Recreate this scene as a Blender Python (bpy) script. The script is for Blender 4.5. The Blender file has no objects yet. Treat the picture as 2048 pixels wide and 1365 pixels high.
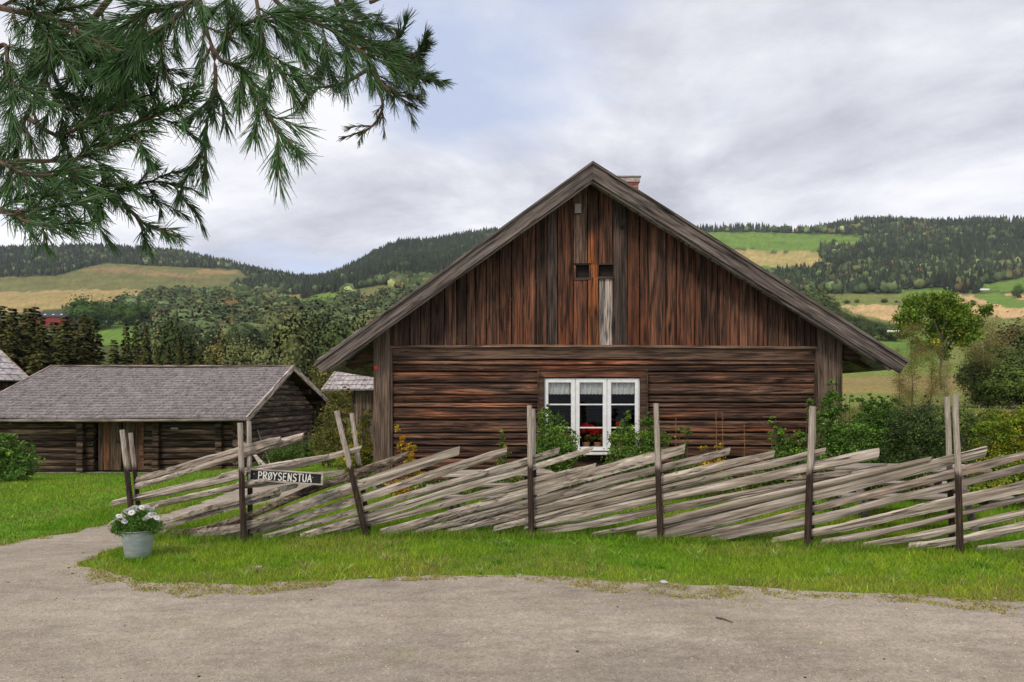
import bpy, bmesh, math, random
import numpy as np
from mathutils import Vector, Matrix, noise as mnoise
from mathutils.geometry import tessellate_polygon

SC = bpy.context.scene
COL = SC.collection
F, CX, HZ, EYE = 1480.0, 1024.0, 800.0, 1.6      # focal length in px (2048 wide), optical axis, horizon row, eye height

# ------------------------------------------------------------------ camera
cam_d = bpy.data.cameras.new("camera"); cam = bpy.data.objects.new("camera", cam_d); COL.objects.link(cam)
cam.location = (0, 0, EYE); cam.rotation_euler = (math.radians(90), 0, 0)
cam_d.sensor_width = 36.0; cam_d.lens = 36.0 * F / 2048.0
cam_d.shift_y = (HZ - 682.5) / 2048.0
cam_d.clip_start = 0.05; cam_d.clip_end = 9000
SC.camera = cam

# ------------------------------------------------------------------ sky, sun, exposure
SUN_EL, SUN_AZ = math.radians(48), math.radians(-150)     # azimuth from +Y towards +X
w = bpy.data.worlds.new("World"); SC.world = w; w.use_nodes = True
nt = w.node_tree; nt.nodes.clear()
def N(tree, t, **kw):
    n = tree.nodes.new(t)
    for k, v in kw.items():
        if k in n.inputs.keys() if isinstance(k, str) else False: n.inputs[k].default_value = v
        else: setattr(n, k, v)
    return n
def L(tree, a, b): tree.links.new(a, b)
def ramp(tree, fac, stops, interp='LINEAR'):
    r = tree.nodes.new('ShaderNodeValToRGB'); cr = r.color_ramp; cr.interpolation = interp
    while len(cr.elements) > 1: cr.elements.remove(cr.elements[-1])
    cr.elements[0].position = stops[0][0]; cr.elements[0].color = (*stops[0][1], 1)
    for p, c in stops[1:]:
        e = cr.elements.new(p); e.color = (*c, 1)
    L(tree, fac, r.inputs[0]); return r.outputs[0]
def mixc(tree, fac, a, b, mode='MIX'):
    m = tree.nodes.new('ShaderNodeMix'); m.data_type = 'RGBA'; m.blend_type = mode; m.clamp_result = False
    for sock, v in ((m.inputs[0], fac), (m.inputs[6], a), (m.inputs[7], b)):
        if isinstance(v, (int, float)): sock.default_value = v
        elif isinstance(v, tuple): sock.default_value = (*v, 1) if len(v) == 3 else v
        else: L(tree, v, sock)
    return m.outputs[2]
def mth(tree, op, a, b=None, c=None):
    m = tree.nodes.new('ShaderNodeMath'); m.operation = op
    for i, v in enumerate((a, b, c)):
        if v is None: continue
        if isinstance(v, (int, float)): m.inputs[i].default_value = v
        else: L(tree, v, m.inputs[i])
    return m.outputs[0]
def gray(v): return (v, v, v)
tc = N(nt, 'ShaderNodeTexCoord')
sx = N(nt, 'ShaderNodeSeparateXYZ'); L(nt, tc.outputs['Generated'], sx.inputs[0])
zz = mth(nt, 'ADD', mth(nt, 'MAXIMUM', sx.outputs[2], 0.0), 0.16)
cxn = mth(nt, 'DIVIDE', sx.outputs[0], zz); cyn = mth(nt, 'DIVIDE', sx.outputs[1], zz)
cv = N(nt, 'ShaderNodeCombineXYZ'); L(nt, cxn, cv.inputs[0]); L(nt, cyn, cv.inputs[1]); cv.inputs[2].default_value = 3.3
def wnoise(scale, detail, rough, off, dist=0.0):
    mp = N(nt, 'ShaderNodeMapping'); mp.inputs['Location'].default_value = off; L(nt, cv.outputs[0], mp.inputs[0])
    n = N(nt, 'ShaderNodeTexNoise'); n.inputs['Scale'].default_value = scale; n.inputs['Detail'].default_value = detail
    n.inputs['Roughness'].default_value = rough; n.inputs['Distortion'].default_value = dist
    L(nt, mp.outputs[0], n.inputs['Vector']); return n.outputs[0]
n_cov = wnoise(0.85, 7, 0.50, (3.1, 0.7, 0), 0.15)
n_shade = wnoise(0.95, 9, 0.55, (5.2, 2.9, 1), 0.6)
n_fine = wnoise(3.2, 8, 0.6, (1.2, 5.3, 2), 0.2)
sky = N(nt, 'ShaderNodeTexSky'); sky.sky_type = 'NISHITA'; sky.sun_disc = False
sky.sun_elevation = SUN_EL; sky.sun_rotation = SUN_AZ % (2 * math.pi); sky.air_density = 1.0; sky.dust_density = 1.5
blue = mixc(nt, 0.8, sky.outputs[0], (6.3, 7.1, 9.3))
cloud = ramp(nt, mth(nt, 'ADD', mth(nt, 'MULTIPLY', n_shade, 0.76), mth(nt, 'MULTIPLY', n_fine, 0.24)),
             [(0.375, (5.1, 5.2, 6.0)), (0.45, (6.7, 6.8, 7.6)), (0.515, (8.1, 8.2, 8.9)), (0.59, (9.8, 9.8, 10.1))])
cover = ramp(nt, n_cov, [(0.35, gray(0)), (0.48, gray(1))])
hzg = ramp(nt, sx.outputs[2], [(0.0, gray(1.10)), (0.14, gray(1.14)), (0.32, gray(0.98)), (1.0, gray(0.95))]); skyc = mixc(nt, 1.0, mixc(nt, cover, blue, cloud), hzg, 'MULTIPLY')
bg = N(nt, 'ShaderNodeBackground'); bg.inputs['Strength'].default_value = 0.107
L(nt, skyc, bg.inputs[0]); wo = N(nt, 'ShaderNodeOutputWorld'); L(nt, bg.outputs[0], wo.inputs[0])
sd = bpy.data.lights.new("sun", 'SUN'); so = bpy.data.objects.new("sun", sd); COL.objects.link(so)
sd.energy = 2.3; sd.angle = math.radians(11); sd.color = (1.0, 0.90, 0.76)
sv = Vector((math.sin(SUN_AZ) * math.cos(SUN_EL), math.cos(SUN_AZ) * math.cos(SUN_EL), math.sin(SUN_EL)))
so.rotation_euler = sv.to_track_quat('Z', 'Y').to_euler()
SC.view_settings.view_transform = 'Standard'; SC.view_settings.look = 'None'
SC.view_settings.exposure = 0.0; SC.view_settings.gamma = 1.0
SC.cycles.max_bounces = 6; SC.cycles.transparent_max_bounces = 8; SC.cycles.diffuse_bounces = 3
SC.cycles.use_denoising = True; SC.cycles.denoising_prefilter = 'NONE'

# ------------------------------------------------------------------ helpers
def at(px, py, Y): return Vector(((px - CX) * Y / F, Y, EYE + (HZ - py) * Y / F))
def xat(px, Y): return (px - CX) * Y / F
def zat(py, Y): return EYE + (HZ - py) * Y / F
def gy(py): return EYE * F / (py - HZ)                   # depth of a point of the flat ground near the camera
def gp(px, py):
    Y = gy(py); return ((px - CX) * Y / F, Y)
R = random.Random(7)
def fbm(x, y, z=0.0, o=4): return mnoise.fractal(Vector((x, y, z)), 1.0, 2.0, o)

def npmesh(name, V, Fc, mats=(), col=None, smooth=False, midx=None, nrm=None):
    """V (n,3); Fc (m,k) array or list of arrays; col (n,3) or (n,4)."""
    me = bpy.data.meshes.new(name)
    V = np.asarray(V, dtype=np.float32)
    if isinstance(Fc, np.ndarray):
        k = Fc.shape[1]; m = Fc.shape[0]
        me.vertices.add(len(V)); me.vertices.foreach_set('co', V.ravel())
        me.loops.add(m * k); me.loops.foreach_set('vertex_index', Fc.astype(np.int32).ravel())
        me.polygons.add(m); me.polygons.foreach_set('loop_start', np.arange(0, m * k, k, dtype=np.int32))
        me.update(calc_edges=True)
    else:
        me.from_pydata([tuple(v) for v in V], [], Fc); me.update()
    if col is not None:
        c = np.asarray(col, dtype=np.float32)
        if c.shape[1] == 3: c = np.hstack([c, np.ones((len(c), 1), np.float32)])
        a = me.color_attributes.new('Col', 'FLOAT_COLOR', 'POINT'); a.data.foreach_set('color', c.ravel())
    if nrm is not None: a = me.attributes.new('Nrm', 'FLOAT_VECTOR', 'POINT'); a.data.foreach_set('vector', np.asarray(nrm, np.float32).ravel())
    for m_ in mats: me.materials.append(m_)
    if midx is not None: me.polygons.foreach_set('material_index', np.asarray(midx, np.int32))
    me.polygons.foreach_set('use_smooth', [smooth] * len(me.polygons))
    return me
def link(name, me, parent=None, loc=None):
    o = bpy.data.objects.new(name, me); COL.objects.link(o)
    if parent is not None: o.parent = parent
    if loc is not None: o.location = loc
    return o
def tag(o, label=None, cat=None, group=None, kind=None):
    if label: o['label'] = label
    if cat: o['category'] = cat
    if group: o['group'] = group
    if kind: o['kind'] = kind
    return o
def thing(name, label, cat, loc=(0, 0, 0), group=None, rz=0):
    o = bpy.data.objects.new(name, None); COL.objects.link(o); o.location = loc; o.rotation_euler = (0, 0, rz)
    o.empty_display_size = 0.1
    return tag(o, label, cat, group)

class MB:
    def __init__(s): s.v = []; s.f = []; s.c = []; s.mi = []
    def add(s, vs, fs, col=(1, 1, 1), mi=0):
        b = len(s.v); s.v += [tuple(v) for v in vs]; s.f += [tuple(i + b for i in f) for f in fs]
        al = R.random(); s.c += [(*col[:3], al)] * len(vs) if not isinstance(col, list) else [(*q[:3], al) for q in col]; s.mi += [mi] * len(fs)
    def box(s, x0, x1, y0, y1, z0, z1, col=(1, 1, 1), mi=0):
        s.add([(x0, y0, z0), (x1, y0, z0), (x1, y1, z0), (x0, y1, z0), (x0, y0, z1), (x1, y0, z1), (x1, y1, z1), (x0, y1, z1)],
              [(0, 3, 2, 1), (4, 5, 6, 7), (0, 1, 5, 4), (1, 2, 6, 5), (2, 3, 7, 6), (3, 0, 4, 7)], col, mi)
    def prism(s, poly, y0, y1, col=(1, 1, 1), mi=0):
        """poly: (x,z) list, extruded along y; triangulated caps"""
        n = len(poly)
        vs = [(x, y0, z) for x, z in poly] + [(x, y1, z) for x, z in poly]
        tr = tessellate_polygon([[Vector((x, z, 0)) for x, z in poly]])
        fs = [tuple(t) for t in tr] + [tuple(i + n for i in reversed(t)) for t in tr]
        fs += [(i, (i + 1) % n, (i + 1) % n + n, i + n) for i in range(n)]
        s.add(vs, fs, col, mi)
    def tube(s, pts, rad, k=8, col=(1, 1, 1), cap=True, mi=0, jit=0.0, flat=1.0):
        pts = [Vector(p) for p in pts]; n = len(pts); vs = []; fs = []
        for i, p in enumerate(pts):
            d = (pts[min(i + 1, n - 1)] - pts[max(i - 1, 0)]).normalized()
            up = Vector((0, 0, 1)) if abs(d.z) < 0.95 else Vector((0, 1, 0))
            a = d.cross(up).normalized(); b = a.cross(d).normalized()
            r = rad[i] if isinstance(rad, (list, tuple)) else rad
            for j in range(k):
                t = 2 * math.pi * j / k; rr = r * (1 + jit * R.uniform(-1, 1))
                vs.append(p + a * math.cos(t) * rr * flat + b * math.sin(t) * rr)
        for i in range(n - 1):
            for j in range(k): fs.append((i * k + j, i * k + (j + 1) % k, (i + 1) * k + (j + 1) % k, (i + 1) * k + j))
        if cap: fs += [tuple(reversed(range(k))), tuple((n - 1) * k + j for j in range(k))]
        s.add(vs, fs, col, mi)
    def mesh(s, name, mats, smooth=False):
        me = npmesh(name, s.v, s.f, mats if isinstance(mats, (list, tuple)) else [mats], col=s.c, smooth=smooth)
        me.polygons.foreach_set('material_index', s.mi)
        bm = bmesh.new(); bm.from_mesh(me); bmesh.ops.recalc_face_normals(bm, faces=bm.faces); bm.to_mesh(me); bm.free()
        return me
    def build(s, name, mats, parent=None, smooth=False, loc=None, bevel=0):
        o = link(name, s.mesh(name, mats, smooth), parent, loc)
        if bevel:
            b = o.modifiers.new('b', 'BEVEL'); b.width = bevel; b.segments = 2; b.limit_method = 'ANGLE'
        return o

# ------------------------------------------------------------------ materials
def newmat(name):
    m = bpy.data.materials.new(name); m.use_nodes = True; t = m.node_tree
    p = t.nodes['Principled BSDF']; p.inputs['Roughness'].default_value = 0.85
    if 'Specular IOR Level' in p.inputs: p.inputs['Specular IOR Level'].default_value = 0.25
    return m, t, p
def coords(t, scale=(1, 1, 1), loc=(0, 0, 0), attr_off=0.0):
    c = t.nodes.new('ShaderNodeTexCoord'); src = c.outputs['Object']
    if attr_off:
        a = t.nodes.new('ShaderNodeAttribute'); a.attribute_name = 'Col'
        cbx = t.nodes.new('ShaderNodeCombineXYZ')
        for i_ in range(3): L(t, a.outputs['Alpha'], cbx.inputs[i_])
        s = t.nodes.new('ShaderNodeVectorMath'); s.operation = 'SCALE'; L(t, cbx.outputs[0], s.inputs[0]); s.inputs['Scale'].default_value = attr_off
        ad = t.nodes.new('ShaderNodeVectorMath'); ad.operation = 'ADD'; L(t, src, ad.inputs[0]); L(t, s.outputs[0], ad.inputs[1]); src = ad.outputs[0]
    mp = t.nodes.new('ShaderNodeMapping'); mp.inputs['Scale'].default_value = scale; mp.inputs['Location'].default_value = loc
    L(t, src, mp.inputs[0]); return mp.outputs[0]
def nz(t, vec, scale=1.0, detail=5, rough=0.55, dist=0.0):
    n = t.nodes.new('ShaderNodeTexNoise'); n.inputs['Scale'].default_value = scale; n.inputs['Detail'].default_value = detail
    n.inputs['Roughness'].default_value = rough; n.inputs['Distortion'].default_value = dist; L(t, vec, n.inputs['Vector']); return n.outputs[0]
def bump(t, p, h, strength=0.5, dist=0.01):
    b = t.nodes.new('ShaderNodeBump'); b.inputs['Strength'].default_value = strength; b.inputs['Distance'].default_value = dist
    L(t, h, b.inputs['Height']); L(t, b.outputs[0], p.inputs['Normal'])
def attrcol(t):
    a = t.nodes.new('ShaderNodeAttribute'); a.attribute_name = 'Col'; return a.outputs['Color']
def wood(name, dark, mid, light, axis='X', fine=60, stretch=0.035, useattr=False, stain=None, bstr=0.7, crack=0.33, off=13.0, knots=1.1):
    m, t, p = newmat(name)
    i = 'XYZ'.index(axis)
    sc = [1, 1, 1]; sc[i] = stretch
    v1 = coords(t, sc, attr_off=off if useattr else 0)
    g1 = nz(t, v1, fine, 6, 0.65, 0.4)
    v2 = coords(t, [s if s == 1 else stretch * 2.2 for s in sc], (3, 5, 7), attr_off=off if useattr else 0)
    g2 = nz(t, v2, fine * 0.22, 5, 0.6, 0.8)
    mix = mth(t, 'ADD', mth(t, 'MULTIPLY', g1, 0.55), mth(t, 'MULTIPLY', g2, 0.45))
    c = ramp(t, mix, [(crack + 0.05, tuple(x * 0.35 for x in dark)), (crack + 0.095, dark), (0.49, mid), (0.55, tuple(0.5 * (a + b) for a, b in zip(mid, light))), (0.61, light)])
    vk = coords(t, [3.0 if s == 1 else 0.8 for s in sc], (2, 4, 6), attr_off=off if useattr else 0)
    v5 = coords(t, [1 if s == 1 else 0.012 for s in sc], (8, 1, 3), attr_off=off if useattr else 0); ck = nz(t, v5, fine * 0.3, 3, 0.5, 0.3)
    cl_ = mth(t, 'ABSOLUTE', mth(t, 'SUBTRACT', ck, 0.47)); crk = ramp(t, cl_, [(0.004, gray(0.22)), (0.016, gray(1.0))])
    c = mixc(t, 1.0, c, crk, 'MULTIPLY')
    if knots:
        vo_ = t.nodes.new('ShaderNodeTexVoronoi'); vo_.inputs['Scale'].default_value = knots; L(t, vk, vo_.inputs['Vector']); c = mixc(t, 1.0, c, ramp(t, vo_.outputs['Distance'], [(0.05, gray(0.2)), (0.11, gray(0.75)), (0.16, gray(1.0))]), 'MULTIPLY')
    if useattr: c = mixc(t, 1.0, c, attrcol(t), 'MULTIPLY')
    if stain:
        v3 = coords(t, [8.0 if s == 1 else 0.55 for s in sc], (1, 9, 2), attr_off=off if useattr else 0)
        c = mixc(t, ramp(t, nz(t, v3, 1.3, 6, 0.65), [(0.50, gray(0)), (0.60, gray(1))]), c, mixc(t, 0.55, c, stain))
    L(t, c, p.inputs['Base Color']); bump(t, p, mix, bstr, 0.012)
    return m
M = {}
M['rail'] = wood('rail_wood', (0.13, 0.105, 0.088), (0.31, 0.262, 0.225), (0.60, 0.535, 0.48), 'X', 44, 0.035, True, stain=(0.25, 0.205, 0.16), off=7.0, crack=0.31)
M['bark'] = wood('bark', (0.05, 0.035, 0.025), (0.13, 0.095, 0.07), (0.30, 0.25, 0.20), 'X', 45, 0.25, True, bstr=1.0)
M['barge'] = wood('barge_wood', (0.045, 0.036, 0.033), (0.135, 0.108, 0.096), (0.26, 0.215, 0.19), 'X', 42, 0.05, True, stain=(0.09, 0.07, 0.06))
M['plank'] = wood('gable_plank', (0.22, 0.20, 0.19), (0.92, 0.88, 0.86), (2.3, 1.9, 1.65), 'Z', 62, 0.03, True, stain=(0.02, 0.016, 0.015), off=29.0)
M['log'] = wood('hewn_log', (0.022, 0.013, 0.010), (0.070, 0.039, 0.027), (0.23, 0.125, 0.078), 'X', 34, 0.05, True, stain=(0.05, 0.03, 0.025), bstr=1.0)
M['board'] = wood('dark_board', (0.038, 0.023, 0.016), (0.095, 0.056, 0.039), (0.20, 0.125, 0.085), 'X', 50, 0.04, True)
M['vboard'] = wood('corner_board', (0.045, 0.03, 0.022), (0.115, 0.077, 0.056), (0.21, 0.15, 0.115), 'Z', 50, 0.04, True)
M['barnlog'] = wood('barn_log', (0.022, 0.014, 0.010), (0.070, 0.043, 0.030), (0.22, 0.15, 0.105), 'X', 26, 0.05, True, bstr=1.0)
M['barnlogy'] = wood('barn_log_side', (0.022, 0.015, 0.012), (0.072, 0.048, 0.035), (0.24, 0.175, 0.13), 'Y', 26, 0.05, True, bstr=1.0)
M['shingle'] = wood('shingle', (0.20, 0.175, 0.178), (0.31, 0.275, 0.278), (0.42, 0.38, 0.38), 'Y', 26, 0.12, True, bstr=0.8, off=9.0)
M['dry'] = wood('pale_dry_wood', (0.24, 0.2, 0.17), (0.44, 0.38, 0.33), (0.6, 0.54, 0.48), 'X', 60, 0.05, True)

m, t, p = newmat('post_wood')   # weathered grey top, dark wet lower half
v1 = coords(t, (1, 1, 0.04)); g = nz(t, v1, 110, 6, 0.65, 0.3)
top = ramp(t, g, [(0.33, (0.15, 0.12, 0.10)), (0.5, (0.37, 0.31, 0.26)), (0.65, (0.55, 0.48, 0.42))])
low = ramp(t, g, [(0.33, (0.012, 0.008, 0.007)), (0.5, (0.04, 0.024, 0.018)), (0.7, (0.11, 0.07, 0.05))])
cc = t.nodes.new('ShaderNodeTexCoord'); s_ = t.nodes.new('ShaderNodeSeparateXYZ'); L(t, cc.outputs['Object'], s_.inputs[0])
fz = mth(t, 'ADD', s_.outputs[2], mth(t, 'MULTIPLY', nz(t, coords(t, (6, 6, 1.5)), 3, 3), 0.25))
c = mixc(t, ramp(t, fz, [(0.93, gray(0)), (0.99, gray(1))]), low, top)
L(t, c, p.inputs['Base Color']); bump(t, p, g, 0.6, 0.01); M['post'] = m

def flat(name, col, rough=0.8, metallic=0.0, var=0.15, scale=8):
    m, t, p = newmat(name)
    n = nz(t, coords(t), scale, 4, 0.6)
    c = ramp(t, n, [(0.3, tuple(x * (1 - var) for x in col)), (0.7, tuple(min(1, x * (1 + var)) for x in col))])
    L(t, c, p.inputs['Base Color']); p.inputs['Roughness'].default_value = rough; p.inputs['Metallic'].default_value = metallic
    return m
M['white'] = flat('white_paint', (0.76, 0.76, 0.76), 0.5, var=0.10, scale=14)
M['black'] = flat('black_paint', (0.016, 0.016, 0.017), 0.6, var=0.5)
M['signwhite'] = flat('sign_lettering', (0.72, 0.71, 0.68), 0.7, var=0.15, scale=40)
M['zinc'] = None
M['stone'] = flat('stone', (0.26, 0.25, 0.24), 0.9, var=0.4, scale=5)
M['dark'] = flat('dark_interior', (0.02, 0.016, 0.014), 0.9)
M['red'] = flat('red_petal', (0.75, 0.01, 0.008), 0.6, scale=30)
M['redpaint'] = flat('red_paint', (0.75, 0.05, 0.02), 0.5)
M['clay'] = flat('clay', (0.45, 0.25, 0.13), 0.8)
M['lace'] = flat('lace', (0.62, 0.63, 0.6), 0.9, scale=60)
M['metal'] = flat('rusty_iron', (0.05, 0.035, 0.03), 0.7, 0.4)
m, t, p = newmat('zinc')
n = nz(t, coords(t, (1, 1, 3)), 9, 5, 0.6)
L(t, ramp(t, n, [(0.3, (0.30, 0.34, 0.36)), (0.7, (0.47, 0.51, 0.53))]), p.inputs['Base Color']); p.inputs['Metallic'].default_value = 0.35
p.inputs['Roughness'].default_value = 0.48; bump(t, p, n, 0.15, 0.003); M['zinc'] = m
m, t, p = newmat('brick')
br = t.nodes.new('ShaderNodeTexBrick'); L(t, coords(t, (1, 1, 1)), br.inputs['Vector']); 
br.inputs['Color1'].default_value = (0.36, 0.07, 0.04, 1); br.inputs['Color2'].default_value = (0.25, 0.05, 0.035, 1); br.inputs['Mortar'].default_value = (0.4, 0.36, 0.33, 1)
br.inputs['Scale'].default_value = 4.2; L(t, br.outputs[0], p.inputs['Base Color'])
mp_ = [n_ for n_ in t.nodes if n_.type == 'MAPPING'][0]; mp_.inputs['Rotation'].default_value = (math.radians(90), 0, 0); M['brick'] = m
m, t, p = newmat('window_glass')
gl = t.nodes.new('ShaderNodeBsdfGlossy'); gl.inputs['Roughness'].default_value = 0.02
tr = t.nodes.new('ShaderNodeBsdfTransparent'); fr = t.nodes.new('ShaderNodeFresnel'); fr.inputs[0].default_value = 1.22
ms = t.nodes.new('ShaderNodeMixShader'); L(t, fr.outputs[0], ms.inputs[0]); L(t, tr.outputs[0], ms.inputs[1]); L(t, gl.outputs[0], ms.inputs[2])
L(t, ms.outputs[0], t.nodes['Material Output'].inputs[0]); M['glass'] = m

def leafmat(name, trans=0.25, rough=0.6, spec=0.25, var=0.0):
    m, t, p = newmat(name); c = attrcol(t)
    if var:
        c = mixc(t, 1.0, c, ramp(t, nz(t, coords(t), var, 3), [(0.3, gray(0.7)), (0.7, gray(1.3))]), 'MULTIPLY')
    L(t, c, p.inputs['Base Color']); p.inputs['Roughness'].default_value = rough
    p.inputs['Specular IOR Level'].default_value = spec
    if trans:
        tl = t.nodes.new('ShaderNodeBsdfTranslucent'); L(t, c, tl.inputs[0])
        ms = t.nodes.new('ShaderNodeMixShader'); ms.inputs[0].default_value = trans
        L(t, p.outputs[0], ms.inputs[1]); L(t, tl.outputs[0], ms.inputs[2]); L(t, ms.outputs[0], t.nodes['Material Output'].inputs[0])
    return m
M['leaf'] = leafmat('leaves'); M['needle'] = leafmat('needles', 0.22, 0.5, 0.4); M['farleaf'] = leafmat('far_foliage', 0.0, 0.9, 0.05)
m, t, p = newmat('crown_foliage'); L(t, attrcol(t), p.inputs['Base Color']); p.inputs['Roughness'].default_value = 0.9; p.inputs['Specular IOR Level'].default_value = 0.05
a_ = t.nodes.new('ShaderNodeAttribute'); a_.attribute_name = 'Nrm'; vt = t.nodes.new('ShaderNodeVectorTransform'); vt.vector_type = 'NORMAL'; vt.convert_from = 'OBJECT'; vt.convert_to = 'WORLD'
L(t, a_.outputs['Vector'], vt.inputs[0]); L(t, vt.outputs[0], p.inputs['Normal']); M['soft'] = m
M['grass'] = leafmat('grass_blades', 0.3, 0.6, 0.2); M['petal'] = leafmat('white_petals', 0.3)
M['trunk'] = wood('tree_bark', (0.04, 0.03, 0.025), (0.10, 0.078, 0.06), (0.2, 0.165, 0.135), 'Z', 30, 0.3)
M['twig'] = flat('twig', (0.10, 0.065, 0.045), 0.85, var=0.5, scale=60)
M['birch'] = wood('birch_bark', (0.15, 0.13, 0.12), (0.42, 0.38, 0.34), (0.6, 0.56, 0.52), 'X', 10, 0.5)

# ------------------------------------------------------------------ land: heights
DS = np.array([24, 40, 70, 120, 200, 350, 500, 700, 1000, 1400, 1700, 2600.])
CP = np.array([-900, -300, 0, 300, 620, 820, 1000, 1400, 1600, 1750, 2048, 2300, 3000.])
YT = np.array([  # picture row each land point shows at, by column (CP) and depth (DS)
 [946, 884, 885, 860, 812, 715, 655, 622, 572, 502, 510, 560],
 [946, 884, 885, 860, 812, 715, 655, 622, 572, 502, 510, 560],
 [946, 884, 885, 860, 812, 715, 655, 622, 572, 502, 510, 560],
 [946, 884, 885, 855, 805, 705, 655, 612, 566, 508, 515, 570],
 [930, 870, 862, 830, 795, 712, 652, 622, 588, 562, 575, 620],
 [899, 860, 850, 815, 785, 705, 640, 596, 540, 496, 505, 560],
 [899, 860, 840, 805, 780, 700, 640, 590, 520, 470, 480, 540],
 [899, 862, 835, 800, 770, 700, 650, 590, 525, 464, 478, 540],
 [905, 866, 815, 785, 752, 694, 652, 598, 545, 466, 480, 540],
 [905, 862, 812, 778, 748, 690, 645, 592, 528, 450, 462, 520],
 [905, 862, 812, 776, 744, 684, 636, 583, 515, 444, 455, 520],
 [905, 862, 812, 776, 744, 684, 636, 583, 510, 440, 450, 520],
 [905, 862, 812, 776, 744, 684, 636, 583, 510, 440, 450, 520]], float)
ZT = EYE + (HZ - YT) * DS[None, :] / F
LD = np.log(DS)
def sstep(x, a, b):
    t_ = np.clip((x - a) / (b - a), 0, 1); return t_ * t_ * (3 - 2 * t_)
def hgt(X, Y):
    X = np.asarray(X, float); Y = np.asarray(Y, float)
    Yc = np.maximum(Y, 24.0); u = CX + F * X / Yc
    u = np.clip(u, CP[0], CP[-1] - 1e-3); l = np.clip(np.log(Yc), LD[0], LD[-1] - 1e-6)
    i = np.clip(np.searchsorted(CP, u, side='right') - 1, 0, len(CP) - 2); j = np.clip(np.searchsorted(LD, l, side='right') - 1, 0, len(LD) - 2)
    a = (u - CP[i]) / (CP[i + 1] - CP[i]); a = a * a * (3 - 2 * a); b = (l - LD[j]) / (LD[j + 1] - LD[j])
    Yl = np.exp(l); b2 = (Yl - DS[j]) / (DS[j + 1] - DS[j])
    z = (ZT[i, j] * (1 - a) + ZT[i + 1, j] * a) * (1 - b2) + (ZT[i, j + 1] * (1 - a) + ZT[i + 1, j + 1] * a) * b2
    near = sstep(Y, 13.0, 24.0)
    z = np.where(Y < 24, z * near, z)
    z = np.where(Y < 0, 0, z)
    far = sstep(Y, 60, 400)
    z = z + far * (np.sin(X * 0.021 + Y * 0.013) * 1.6 + np.sin(X * 0.009 - Y * 0.017 + 1.3) * 2.4 + np.sin(X * 0.047 + 2) * np.sin(Y * 0.031) * 0.8) * np.minimum(Y / 500, 1.5)
    return z
def h1(x, y): return float(hgt(np.array([x]), np.array([y]))[0])

def inpoly(px, py, poly):
    r = np.zeros(px.shape, bool); n = len(poly); j = n - 1
    for i in range(n):
        xi, yi = poly[i]; xj, yj = poly[j]
        cond = ((yi > py) != (yj > py)) & (px < (xj - xi) * (py - yi) / (yj - yi + 1e-9) + xi)
        r ^= cond; j = i
    return r
GREEN, TAN, CLR, MEAD, BRN = (0.13, 0.215, 0.04), (0.48, 0.33, 0.165), (0.15, 0.15, 0.055), (0.17, 0.21, 0.05), (0.24, 0.19, 0.075)
FIELDS = [
 (CLR, [(-200, 545), (0, 556), (110, 552), (210, 527), (300, 532), (480, 540), (500, 562), (440, 575), (330, 588), (250, 588), (-200, 588)]),
 ((0.24, 0.17, 0.08), [(150, 545), (215, 533), (300, 540), (380, 548), (420, 556), (380, 558), (300, 549), (220, 545)]),
 ((0.30, 0.2, 0.09), [(395, 540), (470, 541), (475, 548), (400, 548)]),
 ((0.33, 0.25, 0.105), [(-200, 582), (0, 586), (140, 580), (310, 579), (312, 588), (285, 600), (200, 604), (140, 612), (80, 624), (-200, 640)]),
 (GREEN, [(190, 642), (316, 640), (316, 690), (190, 690)]),
 (GREEN, [(588, 603), (640, 588), (682, 586), (690, 598), (650, 612), (595, 620)]),
 (BRN, [(560, 592), (600, 588), (605, 597), (570, 600)]),
 (CLR, [(700, 582), (770, 570), (800, 580), (760, 600), (705, 600)]),
 (GREEN, [(1380, 466), (1500, 465), (1722, 472), (1724, 490), (1640, 486), (1632, 502), (1560, 503), (1440, 494), (1380, 494)]),
 ((0.36, 0.29, 0.115), [(1430, 496), (1560, 505), (1636, 503), (1650, 525), (1620, 534), (1520, 532), (1430, 520)]),
 (GREEN, [(1500, 532), (1600, 534), (1540, 541), (1500, 541)]),
 (GREEN, [(1796, 582), (1890, 576), (1892, 589), (1796, 590)]),
 (GREEN, [(1960, 572), (2060, 553), (2400, 540), (2400, 580), (2060, 583), (1962, 584)]),
 (TAN, [(1895, 591), (1946, 591), (1975, 606), (2020, 616), (2300, 622), (2300, 640), (2000, 636), (1900, 626)]),
 (GREEN, [(1948, 589), (2000, 588), (2050, 604), (2300, 604), (2300, 620), (2040, 616), (1980, 607)]),
 (TAN, [(2004, 586), (2300, 584), (2300, 602), (2050, 602)]),
 (TAN, [(1680, 611), (1800, 610), (1800, 648), (1770, 640), (1712, 628)]),
 (GREEN, [(1660, 655), (1830, 656), (1880, 690), (1880, 735), (1600, 742), (1600, 655)]),
 (MEAD, [(1560, 736), (1920, 732), (1920, 758), (1560, 760)]),
 (BRN, [(1500, 758), (2400, 740), (2400, 785), (1500, 785)]),
]
def proj(X, Y, Z): return CX + F * X / Y, HZ - F * (Z - EYE) / Y
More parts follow.
